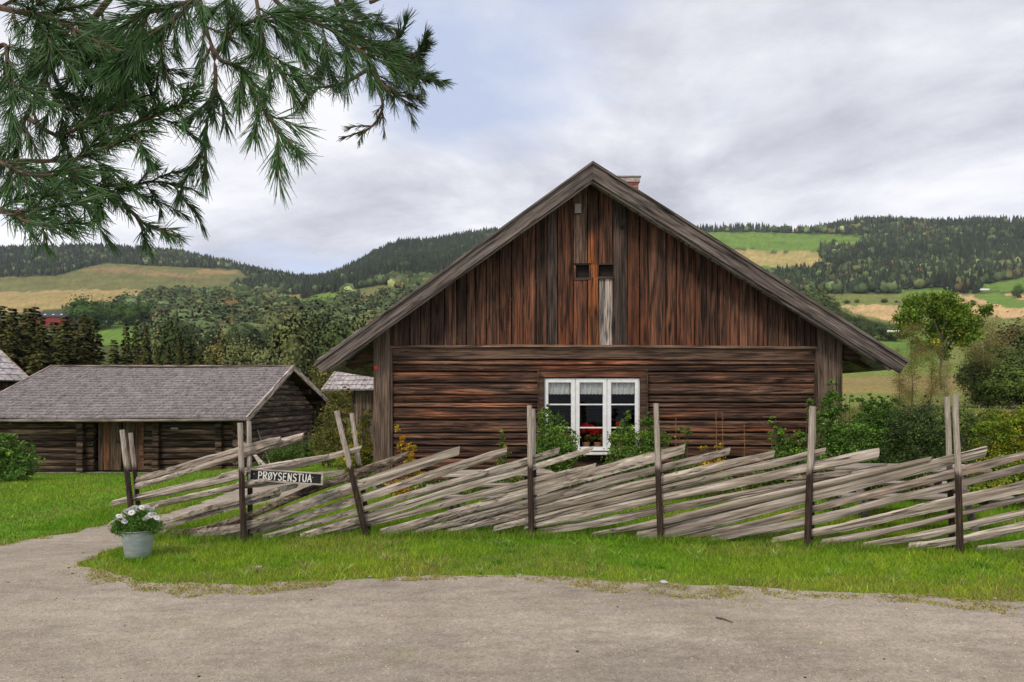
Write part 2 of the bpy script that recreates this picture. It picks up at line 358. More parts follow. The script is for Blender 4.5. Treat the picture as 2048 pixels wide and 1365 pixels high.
# terrain sheet
Yr = np.concatenate([np.linspace(-25, 30, 56), np.geomspace(31, 2600, 300)])
vc = np.concatenate([np.linspace(-2.2, -0.8, 50)[:-1], np.linspace(-0.8, 0.8, 560), np.linspace(0.8, 2.2, 50)[1:]])
GX = vc[None, :] * (Yr[:, None] + 40); GY = np.repeat(Yr[:, None], len(vc), 1); GZ = hgt(GX, GY)
nr, nc = GX.shape
idx = np.arange(nr * nc).reshape(nr, nc)
FQ = np.stack([idx[:-1, :-1], idx[:-1, 1:], idx[1:, 1:], idx[1:, :-1]], -1).reshape(-1, 4)
V = np.stack([GX, GY, GZ], -1).reshape(-1, 3)
rs = np.random.RandomState(3)
Ys = np.maximum(V[:, 1], 1); pxx, pyy = proj(V[:, 0], Ys, V[:, 2])
col = np.tile(np.array([[0.14, 0.23, 0.025]]), (len(V), 1))
col[V[:, 1] > 30] = (0.085, 0.10, 0.03)
col[V[:, 1] > 130] = (0.075, 0.09, 0.03)
right = (pxx > 1560) & (V[:, 1] > 30) & (pyy > 588); col[right] = (0.17, 0.19, 0.055)
far_ok = V[:, 1] > 45
jx = pxx + 2 * np.sin(pxx * .21); jy = pyy + 1.2 * np.sin(pxx * 0.08) + 1.0 * np.sin(pxx * 0.23 + 1)
for c_, poly in FIELDS:
    msk = inpoly(jx, jy, poly) & far_ok; col[msk] = c_
col *= (1 + 0.10 * rs.randn(len(V), 1))
m, t, p = newmat('land'); 
c = mixc(t, 1.0, attrcol(t), ramp(t, nz(t, coords(t, (1, 1, 1)), 0.03, 8, 0.6), [(0.3, (0.75, 0.8, 0.8)), (0.7, (1.25, 1.2, 1.15))]), 'MULTIPLY')
nf = nz(t, coords(t), 9, 6, 0.7)
c = mixc(t, 1.0, c, ramp(t, nf, [(0.3, gray(0.65)), (0.7, gray(1.35))]), 'MULTIPLY')
L(t, c, p.inputs['Base Color']); p.inputs['Roughness'].default_value = 1.0; p.inputs['Specular IOR Level'].default_value = 0.05; bump(t, p, nf, 0.5, 0.03)
tag(link('terrain', npmesh('terrain', V, FQ, [m], col, True)), kind='structure')

# gravel yard and path
def edge(pts, amp=0.05, step=0.09, seed=0):
    out = []
    for a, b in zip(pts[:-1], pts[1:]):
        a = Vector(a); b = Vector(b); n = max(1, int((b - a).length / step)); d = (b - a).normalized(); nn = Vector((-d.y, d.x))
        for i in range(n):
            q = a.lerp(b, i / n); o_ = amp * (fbm(q.x * 1.6, q.y * 1.6, seed, 3) * 1.6 + fbm(q.x * 7, q.y * 7, seed + 5, 3) * 0.5)
            out.append((q.x + nn.x * o_, q.y + nn.y * o_))
    return out
lowE = [gp(*q) for q in [(640, 985), (560, 1005), (480, 1018), (400, 1035), (335, 1058), (305, 1078), (250, 1096), (200, 1112), (170, 1130), (205, 1146), (262, 1163), (400, 1168), (560, 1166), (700, 1160), (850, 1152), (1000, 1150), (1100, 1158), (1200, 1166), (1350, 1168), (1500, 1176), (1750, 1190), (2048, 1204), (2300, 1214)]]
upE = [gp(*q) for q in [(-260, 1150), (0, 1092), (120, 1068), (230, 1048), (320, 1030), (400, 1008), (480, 975), (560, 962), (640, 952)]]
GRAVEL = edge([(-14, -8), (-14, upE[0][1] + 0.3)] + upE, 0.10, seed=2) + edge([upE[-1], lowE[0]] + lowE, 0.09, seed=4) + edge([lowE[-1], (14, lowE[-1][1] - 0.2), (14, -8)], 0.02)
tri = tessellate_polygon([[Vector((x, y, 0)) for x, y in GRAVEL]])
m, t, p = newmat('gravel')
vo = coords(t); big = nz(t, vo, 0.55, 5, 0.6, 0.5); mid = nz(t, coords(t, (1, 2.2, 1)), 3.2, 6, 0.65); fin = nz(t, vo, 75, 4, 0.8)
c = ramp(t, big, [(0.35, (0.28, 0.238, 0.195)), (0.5, (0.33, 0.284, 0.232)), (0.65, (0.385, 0.335, 0.27))])
c = mixc(t, 1.0, c, ramp(t, mid, [(0.3, gray(0.78)), (0.5, gray(1.0)), (0.7, gray(1.18))]), 'MULTIPLY')
c = mixc(t, 1.0, c, ramp(t, fin, [(0.28, gray(0.62)), (0.46, gray(0.95)), (0.56, gray(1.05)), (0.72, gray(1.35))]), 'MULTIPLY')
sy_ = t.nodes.new('ShaderNodeSeparateXYZ'); L(t, vo, sy_.inputs[0]); yy_ = mth(t, 'ADD', sy_.outputs[1], mth(t, 'ADD', mth(t, 'MULTIPLY', sy_.outputs[0], 0.06), mth(t, 'MULTIPLY', big, 0.9)))
c = mixc(t, 1.0, c, ramp(t, mth(t, 'PINGPONG', mth(t, 'ADD', yy_, 10.0), 0.75), [(0.0, (0.93, 0.92, 0.91)), (0.35, gray(1.0)), (0.75, (1.08, 1.07, 1.05))]), 'MULTIPLY')
wd_ = nz(t, coords(t, (1, 1.5, 1), (4, 4, 0)), 1.7, 6, 0.7); c = mixc(t, ramp(t, wd_, [(0.56, gray(0)), (0.68, gray(0.45))]), c, (0.27, 0.26, 0.13))
vr = t.nodes.new('ShaderNodeTexVoronoi'); vr.inputs['Scale'].default_value = 42; L(t, vo, vr.inputs['Vector'])
c = mixc(t, 0.35, c, mixc(t, 1.0, c, ramp(t, vr.outputs['Color'], [(0.0, (0.55, 0.52, 0.5)), (0.5, gray(1.0)), (1.0, (1.5, 1.45, 1.4))]), 'MULTIPLY'))
L(t, c, p.inputs['Base Color']); p.inputs['Roughness'].default_value = 0.95
bump(t, p, mth(t, 'ADD', mth(t, 'MULTIPLY', fin, 0.6), mth(t, 'MULTIPLY', vr.outputs['Distance'], 0.6)), 0.8, 0.012); M['gravel'] = m
gz = hgt(np.array([q[0] for q in GRAVEL]), np.array([q[1] for q in GRAVEL]))
tag(link('gravel_road', npmesh('gravel_road', [(x, y, z + 0.006) for (x, y), z in zip(GRAVEL, gz)], [tuple(q) for q in tri], [m])), kind='structure')

# ------------------------------------------------------------------ foliage generators
def rot_rand(n, rs, tilt=1.0):
    a = rs.randn(n, 3); a[:, 2] *= tilt; a /= np.linalg.norm(a, axis=1)[:, None] + 1e-9
    b = rs.randn(n, 3); b -= (a * b).sum(1)[:, None] * a; b /= np.linalg.norm(b, axis=1)[:, None] + 1e-9
    return a, b
def leaves(P, size, colr, rs, aspect=0.55, tilt=1.0, dirs=None, face=None, fr=0.55):
    """one bent pointed leaf (4 verts, 2 tris) at each point"""
    n = len(P); a, b = rot_rand(n, rs, tilt)
    if face is not None:
        nl = face + rs.randn(n, 3) * fr; nl /= np.linalg.norm(nl, axis=1)[:, None]; a -= (a * nl).sum(1)[:, None] * nl; a /= np.linalg.norm(a, axis=1)[:, None] + 1e-9; b = np.cross(a, nl)
    if dirs is not None: a = dirs * 0.9 + a * 0.7; a /= np.linalg.norm(a, axis=1)[:, None]; b -= (a * b).sum(1)[:, None] * a; b /= np.linalg.norm(b, axis=1)[:, None] + 1e-9
    s = (size * rs.uniform(0.6, 1.3, n))[:, None]; c = np.cross(a, b)
    v0 = P - a * s * 0.5; v1 = P + b * s * aspect * 0.5 + c * s * 0.08; v2 = P + a * s * 0.5; v3 = P - b * s * aspect * 0.5 + c * s * 0.08
    V = np.stack([v0, v1, v2, v3], 1).reshape(-1, 3); i = np.arange(n)[:, None] * 4
    Fc = np.concatenate([i + np.array([[0, 1, 2]]), i + np.array([[0, 2, 3]])], 0)
    return V, Fc, np.repeat(colr, 4, 0)
CLC = [None]
def clumps(blobs, n, rs, csize=0.28, shell=0.75, zf=0.5):
    """points in leafy clumps inside ellipsoids blobs=[(c,r)]; returns points and per point clump id"""
    w_ = np.array([b[1][0] * b[1][1] * b[1][2] for b in blobs]) ** 0.75; w_ /= w_.sum()
    nc = max(6, n // 45); bi = rs.choice(len(blobs), nc, p=w_); C = np.array([b[0] for b in blobs], float)[bi]; RR = np.array([b[1] for b in blobs], float)[bi]
    d = rs.randn(nc, 3); d /= np.linalg.norm(d, axis=1)[:, None]; rad = rs.uniform(0.25, 1, nc) ** (1 - shell * 0.7)
    CC = C + d * RR * rad[:, None]
    ci = rs.randint(0, nc, n); sc = (RR[ci].mean(1) * csize * rs.uniform(0.5, 1.4, nc)[ci])[:, None]
    P = CC[ci] + rs.randn(n, 3) * sc * np.array([0.8, 0.8, zf]); out = d[ci]
    CLC[0] = CC[ci]
    return P, ci, nc, out
def unit(a): return a / (np.linalg.norm(a, axis=1)[:, None] + 1e-9)
def softn(P, c, rad, seed=0, k=0.75):
    n_ = unit((P - np.asarray(c)) / np.asarray(rad)) + k * unit(P - CLC[0]) + np.array([0, 0, 0.25]) + np.random.RandomState(seed).randn(len(P), 3) * 0.18
    return np.repeat(unit(n_), 4, 0)
def tint(base, nc, ci, rs, cv=0.28, lv=0.2, alt=None, altp=0.2):
    base = np.asarray(base, float) * np.array([1.55, 1.4, 1.05]); alt = None if alt is None else np.asarray(alt, float) * np.array([1.5, 1.35, 1.0]); k = np.exp(rs.randn(nc) * cv)[ci][:, None] * np.exp(rs.randn(len(ci)) * lv)[:, None]
    c = base[None, :] * k
    if alt is not None:
        msk = (rs.rand(nc) < altp)[ci]; c[msk] = np.asarray(alt)[None, :] * k[msk]
    return np.clip(c, 0, 0.9)
def bush_mesh(name, blobs, n, size, base, seed, alt=None, altp=0.2, csize=0.28, aspect=0.55, cv=0.28, dirs=False, mat='leaf'):
    rs = np.random.RandomState(seed); P, ci, nc, out = clumps(blobs, int(n * 1.6), rs, csize)
    P = P[P[:, 2] > 0.01] if False else P
    V, Fc, C = leaves(P, size * 0.8, tint(base, nc, ci, rs, cv, 0.2, alt, altp), rs, aspect, 0.8, out if dirs else None)
    return npmesh(name, V, Fc, [M[mat]], C)
def limbs(mb, base, top, r0, n, spread, seed, h0=0.35, k=6):
    rr = random.Random(seed); base = Vector(base); top = Vector(top); H = (top - base).length
    pts = [base.lerp(top, i / 6) + Vector((rr.uniform(-1, 1), rr.uniform(-1, 1), 0)) * H * 0.018 * (i > 0) for i in range(7)]
    mb.tube(pts, [r0 * (1.25 if i == 0 else 1) * (1 - 0.82 * i / 6) for i in range(7)], k)
    for q in range(n):
        f = h0 + (0.95 - h0) * (q + rr.random() * 0.7) / n; p0 = base.lerp(top, f); a = rr.uniform(0, 6.283); l = spread * rr.uniform(0.55, 1.0) * (1.15 - 0.6 * f)
        d = Vector((math.cos(a), math.sin(a), rr.uniform(0.3, 0.9)))
        mb.tube([p0, p0 + d * l * 0.5 + Vector((0, 0, 0.05 * l)), p0 + d * l], [r0 * 0.4 * (1.1 - f), r0 * 0.25 * (1.1 - f), r0 * 0.07], 4)

def spruce_mesh(seed, H=12.0, Rr=2.3, base=(0.045, 0.06, 0.018), alt=(0.10, 0.075, 0.025), dens=1.0, sag=0.35):
    """trunk mesh and needle mesh of one spruce; boughs in whorls built from overlapping drooping sprays"""
    rs = np.random.RandomState(seed); tips = []; V = []; C = []
    z = 0.06 * H
    P0 = []; D = []; Ln = []; K = []
    while z < H * 0.985:
        f = z / H; Lr = Rr * (1 - f) ** 0.85 * rs.uniform(0.75, 1.12) + 0.06
        nb = int(rs.randint(8, 13) * dens)
        for b in range(nb):
            a = rs.uniform(0, 6.283); l = Lr * rs.uniform(0.55, 1.12); ns = max(3, int(l / 0.16)); shade = math.exp(rs.randn() * 0.16); al = rs.rand() < 0.2
            for s in range(ns):
                q = (s + rs.rand()) / ns; r_ = l * (0.12 + 0.88 * q); dz = l * (0.12 * q - sag * q * q) + l * 0.10 * max(0, q - 0.8) * 5 * 0.3
                P0.append((math.cos(a) * r_, math.sin(a) * r_, z + dz)); side = rs.choice([-1, 1]); aa = a + side * rs.uniform(0.1, 1.0)
                D.append((math.cos(aa), math.sin(aa), -rs.uniform(0.05, 0.7))); Ln.append(rs.uniform(0.4, 0.85) * (0.5 + 0.5 * min(1, l)) * (1.2 - 0.5 * q)); K.append((shade, al))
        z += H * 0.021 * rs.uniform(0.7, 1.3)
    P0 = np.array(P0); D = np.array(D); D /= np.linalg.norm(D, axis=1)[:, None]; Ln = np.array(Ln)[:, None]
    n = len(P0); up = np.tile([[0, 0, 1.0]], (n, 1)); S = np.cross(D, up); S /= np.linalg.norm(S, axis=1)[:, None] + 1e-9; S += rs.randn(n, 3) * 0.35
    Wd = Ln * 0.26
    Nf = unit(unit(P0 * np.array([1, 1, 0])) * 0.8 + np.array([0, 0, 0.6])); sg = np.sign((np.cross(S, D) * Nf).sum(1))[:, None]; S = S * np.where(sg == 0, 1, sg)
    V = np.stack([P0, P0 + D * Ln * 0.45 + S * Wd, P0 + D * Ln, P0 + D * Ln * 0.45 - S * Wd - np.array([0, 0, 0.06])], 1).reshape(-1, 3)
    i = np.arange(n)[:, None] * 4; Fc = np.concatenate([i + np.array([[0, 1, 2]]), i + np.array([[0, 2, 3]])], 0)
    sh = np.array([k_[0] for k_ in K])[:, None]; C = np.where(np.array([k_[1] for k_ in K])[:, None], np.array([alt]), np.array([base])) * sh * np.exp(rs.randn(n, 1) * 0.1)
    mb = MB(); mb.tube([(0, 0, -0.5), (0, 0, H * 0.5), (0, 0, H * 0.99)], [H * 0.016, H * 0.01, 0.01], 6)
    ax = P0 * np.array([1, 1, 0]); Nn = unit(unit(ax) + D * 0.5 * np.array([1, 1, 0]) + np.array([0, 0, 0.55]) + rs.randn(n, 3) * 0.25)
    return mb, V, Fc, np.repeat(C, 4, 0), np.repeat(Nn, 4, 0)

# ------------------------------------------------------------------ far forest (one mass on the hills)
def forest():
    rs = np.random.RandomState(11)
    # templates: spiky conifer and rough broadleaf, unit height
    def conif(k=6):
        vs = []; fs = []
        for li, (zb, zt, r) in enumerate([(0.02, 0.5, 0.21), (0.28, 0.78, 0.15), (0.55, 1.0, 0.095)]):
            b = len(vs); vs.append((0, 0, zt))
            for j in range(k * 2):
                a = 2 * math.pi * j / (2 * k) + li; q = r * (1.0 if j % 2 else 0.62); vs.append((q * math.cos(a), q * math.sin(a), zb + (0.0 if j % 2 else 0.07)))
            for j in range(k * 2): fs.append((b, b + 1 + j, b + 1 + (j + 1) % (2 * k)))
        vs = np.array(vs); nn_ = unit(unit(vs * np.array([1, 1, 0]) + 1e-6) + np.array([0, 0, 0.6])); nn_[np.linalg.norm(vs[:, :2], axis=1) < 1e-6] = (0, 0, 1); return vs, np.array(fs), nn_
    def broad():
        bm = bmesh.new(); bmesh.ops.create_icosphere(bm, subdivisions=2, radius=0.5)
        vs = np.array([v.co[:] for v in bm.verts]); fs = np.array([[v.index for v in f.verts] for f in bm.faces]); bm.free()
        nn_ = unit(vs); vs *= np.array([0.62, 0.62, 0.9]); vs[:, 2] += 0.5; return vs, fs, nn_
    def broadleaf(sd_):
        r_ = np.random.RandomState(sd_); q = []
        for k in range(9):
            d = r_.randn(3); d /= np.linalg.norm(d); q.append((d * np.array([0.2, 0.2, 0.28]) * r_.uniform(0.3, 1) + np.array([0, 0, 0.52]), (r_.uniform(0.1, 0.17),) * 3))
        P, ci, nc, o_ = clumps(q, 360, r_, 0.75, 0.8, zf=0.95); Nb = softn(P, (0, 0, 0.5), (0.3, 0.3, 0.45), sd_, 0.3); V_, F_, C_ = leaves(P, 0.085, np.ones((len(P), 3)), r_, 0.8, face=Nb[::4]); bv, bf, bn = broad(); bv = (bv - np.array([0, 0, .5])) * np.array([0.72, 0.72, 0.66]) * (1 + r_.uniform(-.2, .2, (len(bv), 1))) + np.array([0, 0, .5]); return np.vstack([V_, bv]), np.vstack([F_, bf + len(V_)]), np.vstack([Nb, bn])
    n = 90000
    Y = 210 * (1520 / 210) ** (rs.rand(n) ** 0.62); u = rs.uniform(-0.95, 0.95, n); X = u * Y; Z = hgt(X, Y)
    px, py = proj(X, Y, Z)
    keep = np.ones(n, bool)
    for c_, poly in FIELDS: keep &= ~(inpoly(px, py + 0.5, poly) | (inpoly(px, py - 8.5 * F / Y, poly) & (py < 700)) | (inpoly(px, py - 4.5 * F / Y, poly) & (py < 700)) | (inpoly(px, py - 14 * F / Y, poly) & (px < 330) & (py > 640)) | (inpoly(px, py - 19 * F / Y, poly) & (px < 330) & (py > 640)))
    keep &= ~((px > 1560) & (py > 588)); keep &= ~((px < 250) & (py > 600) & (py < 730))
    keep &= ~((py > 742))
    keep &= ~((px > 560) & (px < 900) & (py > 700))
    keep &= ~((px < 950) & (Y < 330))
    # density: about one tree per 60-90 m2
    dens_area = rs.rand(n); keep &= dens_area < np.where(Y < 500, 0.6, np.where(Y > 850, 0.95, 0.6))
    X, Y, Z, px, py = X[keep], Y[keep], Z[keep], px[keep], py[keep]; n = len(X)
    # conifers on the crests and dark stands, broadleaf lower
    pc = np.clip(0.12 + 0.6 * (Y > 900) + 0.3 * (np.sin(X * 0.011 + 1) * np.sin(Y * 0.008) > 0.1), 0, 0.93)
    pc = np.where((px < 950) & (Y < 880), 0.03, pc); pc = np.where((px > 600) & (px < 1020) & (Y > 880), 0.96, pc); pc = np.where((px < 600) & (Y > 1050), 0.85, pc); pc = np.where((px > 1500) & (py > 530), 0.75, pc)
    isc = rs.rand(n) < pc
    H = np.where(isc, rs.uniform(9, 17, n), rs.uniform(7, 12, n)) * np.where(Y > 900, 0.95, 0.85)
    out = []
    H = H * np.where(Y < 800, 1.3, 1.1); H = np.where(~isc & (Y < 700), H * rs.uniform(0.9, 1.6, n), H)
    patch = np.sin(X * 0.012 + np.sin(Y * 0.01) * 2) * np.sin(Y * 0.014 + 1.0)
    grp_ = np.where(isc, 0, np.where(Y > 650, 1, 2 + rs.randint(0, 3, n)))
    for gi, (kind, (tv, tf, tn)) in enumerate(((True, conif()), (False, broad()), (False, broadleaf(1)), (False, broadleaf(2)), (False, broadleaf(3)))):
        sel = np.where(grp_ == gi)[0]; m_ = len(sel); k = len(tv)
        S = H[sel]; a = rs.uniform(0, 6.28, m_); ca, sa = np.cos(a), np.sin(a); wd = rs.uniform(0.85, 1.25, m_) * (1.0 if kind else 1.35)
        T = np.repeat(tv[None], m_, 0).copy(); 
        T *= 1 + (rs.rand(m_, k, 1) - 0.5) * (0.25 if kind else 0.5 if gi == 1 else 0.0)
        x = (T[..., 0] * ca[:, None] - T[..., 1] * sa[:, None]) * (S * wd)[:, None] + X[sel][:, None]
        y = (T[..., 0] * sa[:, None] + T[..., 1] * ca[:, None]) * (S * wd)[:, None] + Y[sel][:, None]
        z = T[..., 2] * S[:, None] + Z[sel][:, None] - 0.3
        V = np.stack([x, y, z], -1).reshape(-1, 3); Fc = (tf[None] + (np.arange(m_) * k)[:, None, None]).reshape(-1, 3)
        Nr = np.stack([tn[None, :, 0] * ca[:, None] - tn[None, :, 1] * sa[:, None], tn[None, :, 0] * sa[:, None] + tn[None, :, 1] * ca[:, None], np.repeat(tn[None, :, 2], m_, 0)], -1).reshape(-1, 3)
        if kind: base = np.array([[0.036, 0.050, 0.027]]) * np.exp(rs.randn(m_, 1) * 0.25)
        else:
            base = np.where(rs.rand(m_, 1) < 0.8, np.array([[0.082, 0.112, 0.045]]), np.array([[0.14, 0.155, 0.06]])) * np.exp(rs.randn(m_, 1) * 0.38)
            base = np.where(rs.rand(m_, 1) < 0.05, np.array([[0.17, 0.12, 0.05]]), base)
        base = base * (1 + 0.25 * patch[sel])[:, None] * np.where((px[sel] < 950) & (Y[sel] < 900), 0.95, 1.0)[:, None]
        C = np.repeat(base, k, 0) * (np.exp(rs.randn(m_ * k, 1) * 0.15) if gi < 2 else 1.0)
        out.append((V, Fc, C, Nr))
    off = 0; VV, FF, CC, NN = [], [], [], []
    for V, Fc, C, Nr in out: NN.append(Nr); VV.append(V); FF.append(Fc + off); CC.append(C); off += len(V)
    print('forest trees', n)
    o = link('forest', npmesh('forest', np.vstack(VV), np.vstack(FF), [M['soft']], np.vstack(CC), nrm=np.vstack(NN)))
    tag(o, 'mixed spruce and birch forest covering the far hillsides', 'forest', kind='stuff')
forest()

def place(me_parts, name, label, cat, px, Y, toppy=None, H0=None, group=None, rz=None, dz=0.0, scale=None, sxy=1.0):
    """me_parts: list of (part name, mesh) or one mesh; stands the plant on the land at picture column px and depth Y"""
    X = xat(px, Y); z = h1(X, Y) + dz
    if scale is None: scale = (zat(toppy, Y) - z) / H0
    rz = R.uniform(0, 6.28) if rz is None else rz
    if isinstance(me_parts, list):
        o = thing(name, label, cat, (X, Y, z), group, rz); 
        for pn, me in me_parts: link(pn, me, o)
    else:
        o = link(name, me_parts); o.location = (X, Y, z); o.rotation_euler = (0, 0, rz); tag(o, label, cat, group)
    o.scale = (scale * sxy, scale * sxy, scale); return o

# dark spruces behind the barn
SPR = []
for sd_, (rr_, al_) in enumerate([(2.6, (0.135, 0.11, 0.034)), (2.2, (0.12, 0.11, 0.033)), (3.0, (0.14, 0.11, 0.036)), (2.3, (0.14, 0.14, 0.03))]):
    b_ = (0.095, 0.098, 0.028) if sd_ < 3 else (0.075, 0.09, 0.022)
    mb, V, Fc, C, Nn = spruce_mesh(20 + sd_, 12, rr_, b_, al_, 1.25)
    SPR.append([('trunk', mb.mesh('trunk', M['trunk'])), ('crown', npmesh('crown', V, Fc, [M['soft']], C, nrm=Nn))])
sp_tops = [(-60, 600, 78, 0), (-25, 618, 66, 1), (2, 607, 74, 2), (24, 612, 62, 0), (44, 622, 80, 1), (57, 612, 70, 2), (70, 609, 76, 0), (84, 627, 60, 1), (108, 640, 72, 2), (128, 630, 64, 0), (148, 640, 82, 1), (168, 625, 66, 2), (187, 629, 74, 0), 
           (228, 676, 56, 3), (252, 643, 78, 0), (271, 640, 82, 1), (291, 647, 76, 2), (316, 690, 66, 0), (336, 684, 80, 2), (359, 669, 74, 0), (376, 680, 82, 1), (400, 700, 70, 2), (428, 706, 76, 3)]
ORD = 'first second third fourth fifth sixth seventh eighth ninth tenth eleventh twelfth thirteenth fourteenth fifteenth sixteenth seventeenth eighteenth nineteenth twentieth'.split(); ORD += ['twenty-' + q for q in ORD[:9]]
for i, (px_, ty, Y_, k_) in enumerate(sp_tops):
    lab = ('pale green young spruce above the left part of the barn ridge' if i < 20 else 'pale green young spruce above the right end of the barn ridge') if k_ == 3 else '%s spruce from the left in the dark olive stand behind the log barn' % ORD[i]
    place(SPR[k_], 'spruce_tree', lab, 'tree', px_, Y_, ty, 12, 'spruces behind the log barn', sxy=0.6 if 14 <= i <= 20 else 1.0)

# middle-distance broadleaf wood
def broad_tree(seed, H=9.0, W=2.6, n=1500, base=(0.07, 0.105, 0.03), alt=(0.10, 0.12, 0.04), leaf=0.34, tall=0.62, nl=10, mat='farleaf', cs=0.36):
    rs = np.random.RandomState(seed); rr = random.Random(seed)
    bl = [((0, 0, H * 0.52), (W * 0.75, W * 0.75, H * 0.40))]
    for k in range(nl):
        a = rr.uniform(0, 6.28); f = rr.uniform(0.12, 0.86); q = W * (0.62 if f < 0.6 else 0.35) * rr.uniform(0.5, 1.1)
        bl.append(((math.cos(a) * q, math.sin(a) * q, H * f), (W * rr.uniform(0.3, 0.5),) * 2 + (H * rr.uniform(0.09, 0.17),)))
    P, ci, nc, out = clumps(bl, n, rs, cs, zf=0.95)
    Nn = softn(P, (0, 0, H * 0.5), (W, W, H * 0.5), seed, 0.35); CC_ = CLC[0]
    V, Fc, C = leaves(P, leaf, tint(base, nc, ci, rs, 0.10, 0.07, None, 0), rs, 0.7, face=Nn[::4])
    bm_ = bmesh.new(); bmesh.ops.create_icosphere(bm_, subdivisions=2, radius=1.0); iv = np.array([v.co[:] for v in bm_.verts]); if_ = np.array([[v.index for v in f.verts] for f in bm_.faces]); bm_.free()
    for c_, r_ in bl:
        q = iv * (1 + rs.uniform(-0.22, 0.12, (len(iv), 1))); q = q * np.array(r_) * 0.66 + np.array(c_); Fc = np.vstack([Fc, if_ + len(V)]); V = np.vstack([V, q]); C = np.vstack([C, np.asarray(base)[None] * np.array([[1.4, 1.28, 0.95]]) * 0.8 * np.exp(rs.randn(len(iv), 1) * 0.08)])
        Nn = np.vstack([Nn, unit(unit(iv) * 0.6 + unit((q - np.array([0, 0, H * 0.5])) / np.array([W, W, H * 0.5])) + np.array([0, 0, 0.25]))])
    mb = MB(); limbs(mb, (0, 0, -0.4), (0, 0, H * 0.85), H * 0.014, 9, W * 0.9, seed)
    return mb, V, Fc, C, Nn
def merged(name, mb, V, Fc, C, m0, m1, Nn):
    """trunk and crown in one mesh (far trees)"""
    tv = np.array(mb.v); tris = []
    for f in mb.f:
        for q in range(1, len(f) - 1): tris.append((f[0], f[q], f[q + 1]))
    tris = np.array(tris); FF = np.vstack([tris, Fc + len(tv)]); VV = np.vstack([tv, V]); CC = np.vstack([np.ones((len(tv), 3)) * 0.2, C])
    return npmesh(name, VV, FF, [m0, m1], CC, midx=[0] * len(tris) + [1] * len(Fc), nrm=np.vstack([np.tile([[0, 0, 1.0]], (len(tv), 1)), Nn]))
BT = []
cols = [tuple(tuple(v * 1.35 for v in q) for q in p_) for p_ in [((0.055, 0.082, 0.038), (0.07, 0.095, 0.042)), ((0.047, 0.073, 0.032), (0.06, 0.085, 0.038)), ((0.08, 0.10, 0.048), (0.095, 0.105, 0.048)), ((0.04, 0.06, 0.028), (0.05, 0.07, 0.033)), ((0.09, 0.095, 0.05), (0.11, 0.095, 0.05))]]
cols = cols + [(tuple(v * 0.62 for v in cols[1][0]), None), (tuple(v * 0.8 for v in cols[0][0]), None), ((0.15, 0.15, 0.06), None), (tuple(v * 1.2 for v in cols[2][0]), None)]
for k, (b_, a_) in enumerate(cols):
    mb, V, Fc, C, Nn = broad_tree(40 + k, 9, [2.5, 3.0, 2.2, 2.8, 1.9, 2.4, 2.0, 2.3, 2.6][k], 4600, b_, a_)
    BT.append(merged('broadleaf_tree', mb, V, Fc, C, M['trunk'], M['soft'], Nn))
rw = random.Random(5)
cnt = 0
tries = 0
spots = []
while cnt < 160 and tries < 6000:
    tries += 1
    px_ = rw.uniform(400, 880) if rw.random() < 0.8 else rw.uniform(300, 420); Y_ = 95 * (340 / 95) ** rw.random()
    X = xat(px_, Y_)
    if any((X - a) ** 2 + (Y_ - b) ** 2 < (0.024 * Y_ + 1.8) ** 2 for a, b in spots): continue
    z = h1(X, Y_); ty = HZ - (z + 9 - EYE) * F / Y_
    if px_ < 335 and ty < 700: continue
    if 590 < px_ < 700 and ty < 625: continue
    spots.append((X, Y_)); cnt += 1
    k = rw.choice([0, 1, 2, 3, 3, 4, 5, 5, 5, 6, 6, 7, 8]) ; sc = rw.uniform(0.85, 1.5)
    o = link('broadleaf_tree', BT[k]); o.location = (X, Y_, z); o.rotation_euler = (0, 0, rw.uniform(0, 6.28)); o.scale = (sc, sc, sc * rw.uniform(0.85, 1.45))
    tag(o, 'green broadleaf tree in the wood on the slope between barn and cottage', 'tree', 'trees of the wood on the slope behind the barn and cottage')
# far farm: round tree, red barn, wrapped bales
mb, V, Fc, C, Nn = broad_tree(60, 9, 5.5, 2600, (0.05, 0.105, 0.022), (0.06, 0.12, 0.03), 0.6)
RT = merged('broadleaf_tree', mb, V, Fc, C, M['trunk'], M['soft'], Nn)
for i, (px_, ty, Y_, lab) in enumerate([(172, 595, 470, 'large round dark green tree right of the red farm building'), (205, 603, 480, 'greyer round tree second right of the red farm building'), (238, 603, 500, 'rounded tree above the left end of the small bright green field'), (262, 606, 495, 'dark rounded tree above the middle of the small bright green field'), (292, 604, 505, 'dark rounded tree above the right end of the small bright green field')]):
    place(RT, 'broadleaf_tree', lab, 'tree', px_, Y_, ty, 9, None, sxy=1.15 if i == 0 else 0.9)
fb = thing('farm_building', 'distant red farm building with dark roof on the far left slope', 'building', (xat(107, 500), 500, h1(xat(107, 500), 500) + 0.5))
mb = MB(); mb.box(-12, 12, -5, 5, -3, 5); mb.build('wall', flat('red_barn', (0.25, 0.035, 0.03)), fb)
mb = MB(); mb.prism([(-5.8, 4.9), (5.8, 4.9), (0, 8.6)], -12.6, 12.6); o = mb.build('roof', flat('slate', (0.05, 0.055, 0.06)), fb); o.rotation_euler = (0, 0, math.radians(90))
for xx in (-4, 1.5, 7):
    mb = MB(); mb.add([(xx, -4.2, 6.15), (xx + 1.2, -4.2, 6.15), (xx + 1.2, -3.2, 6.8), (xx, -3.2, 6.8)], [(0, 1, 2, 3)]); mb.build('skylight', M['white'], fb)
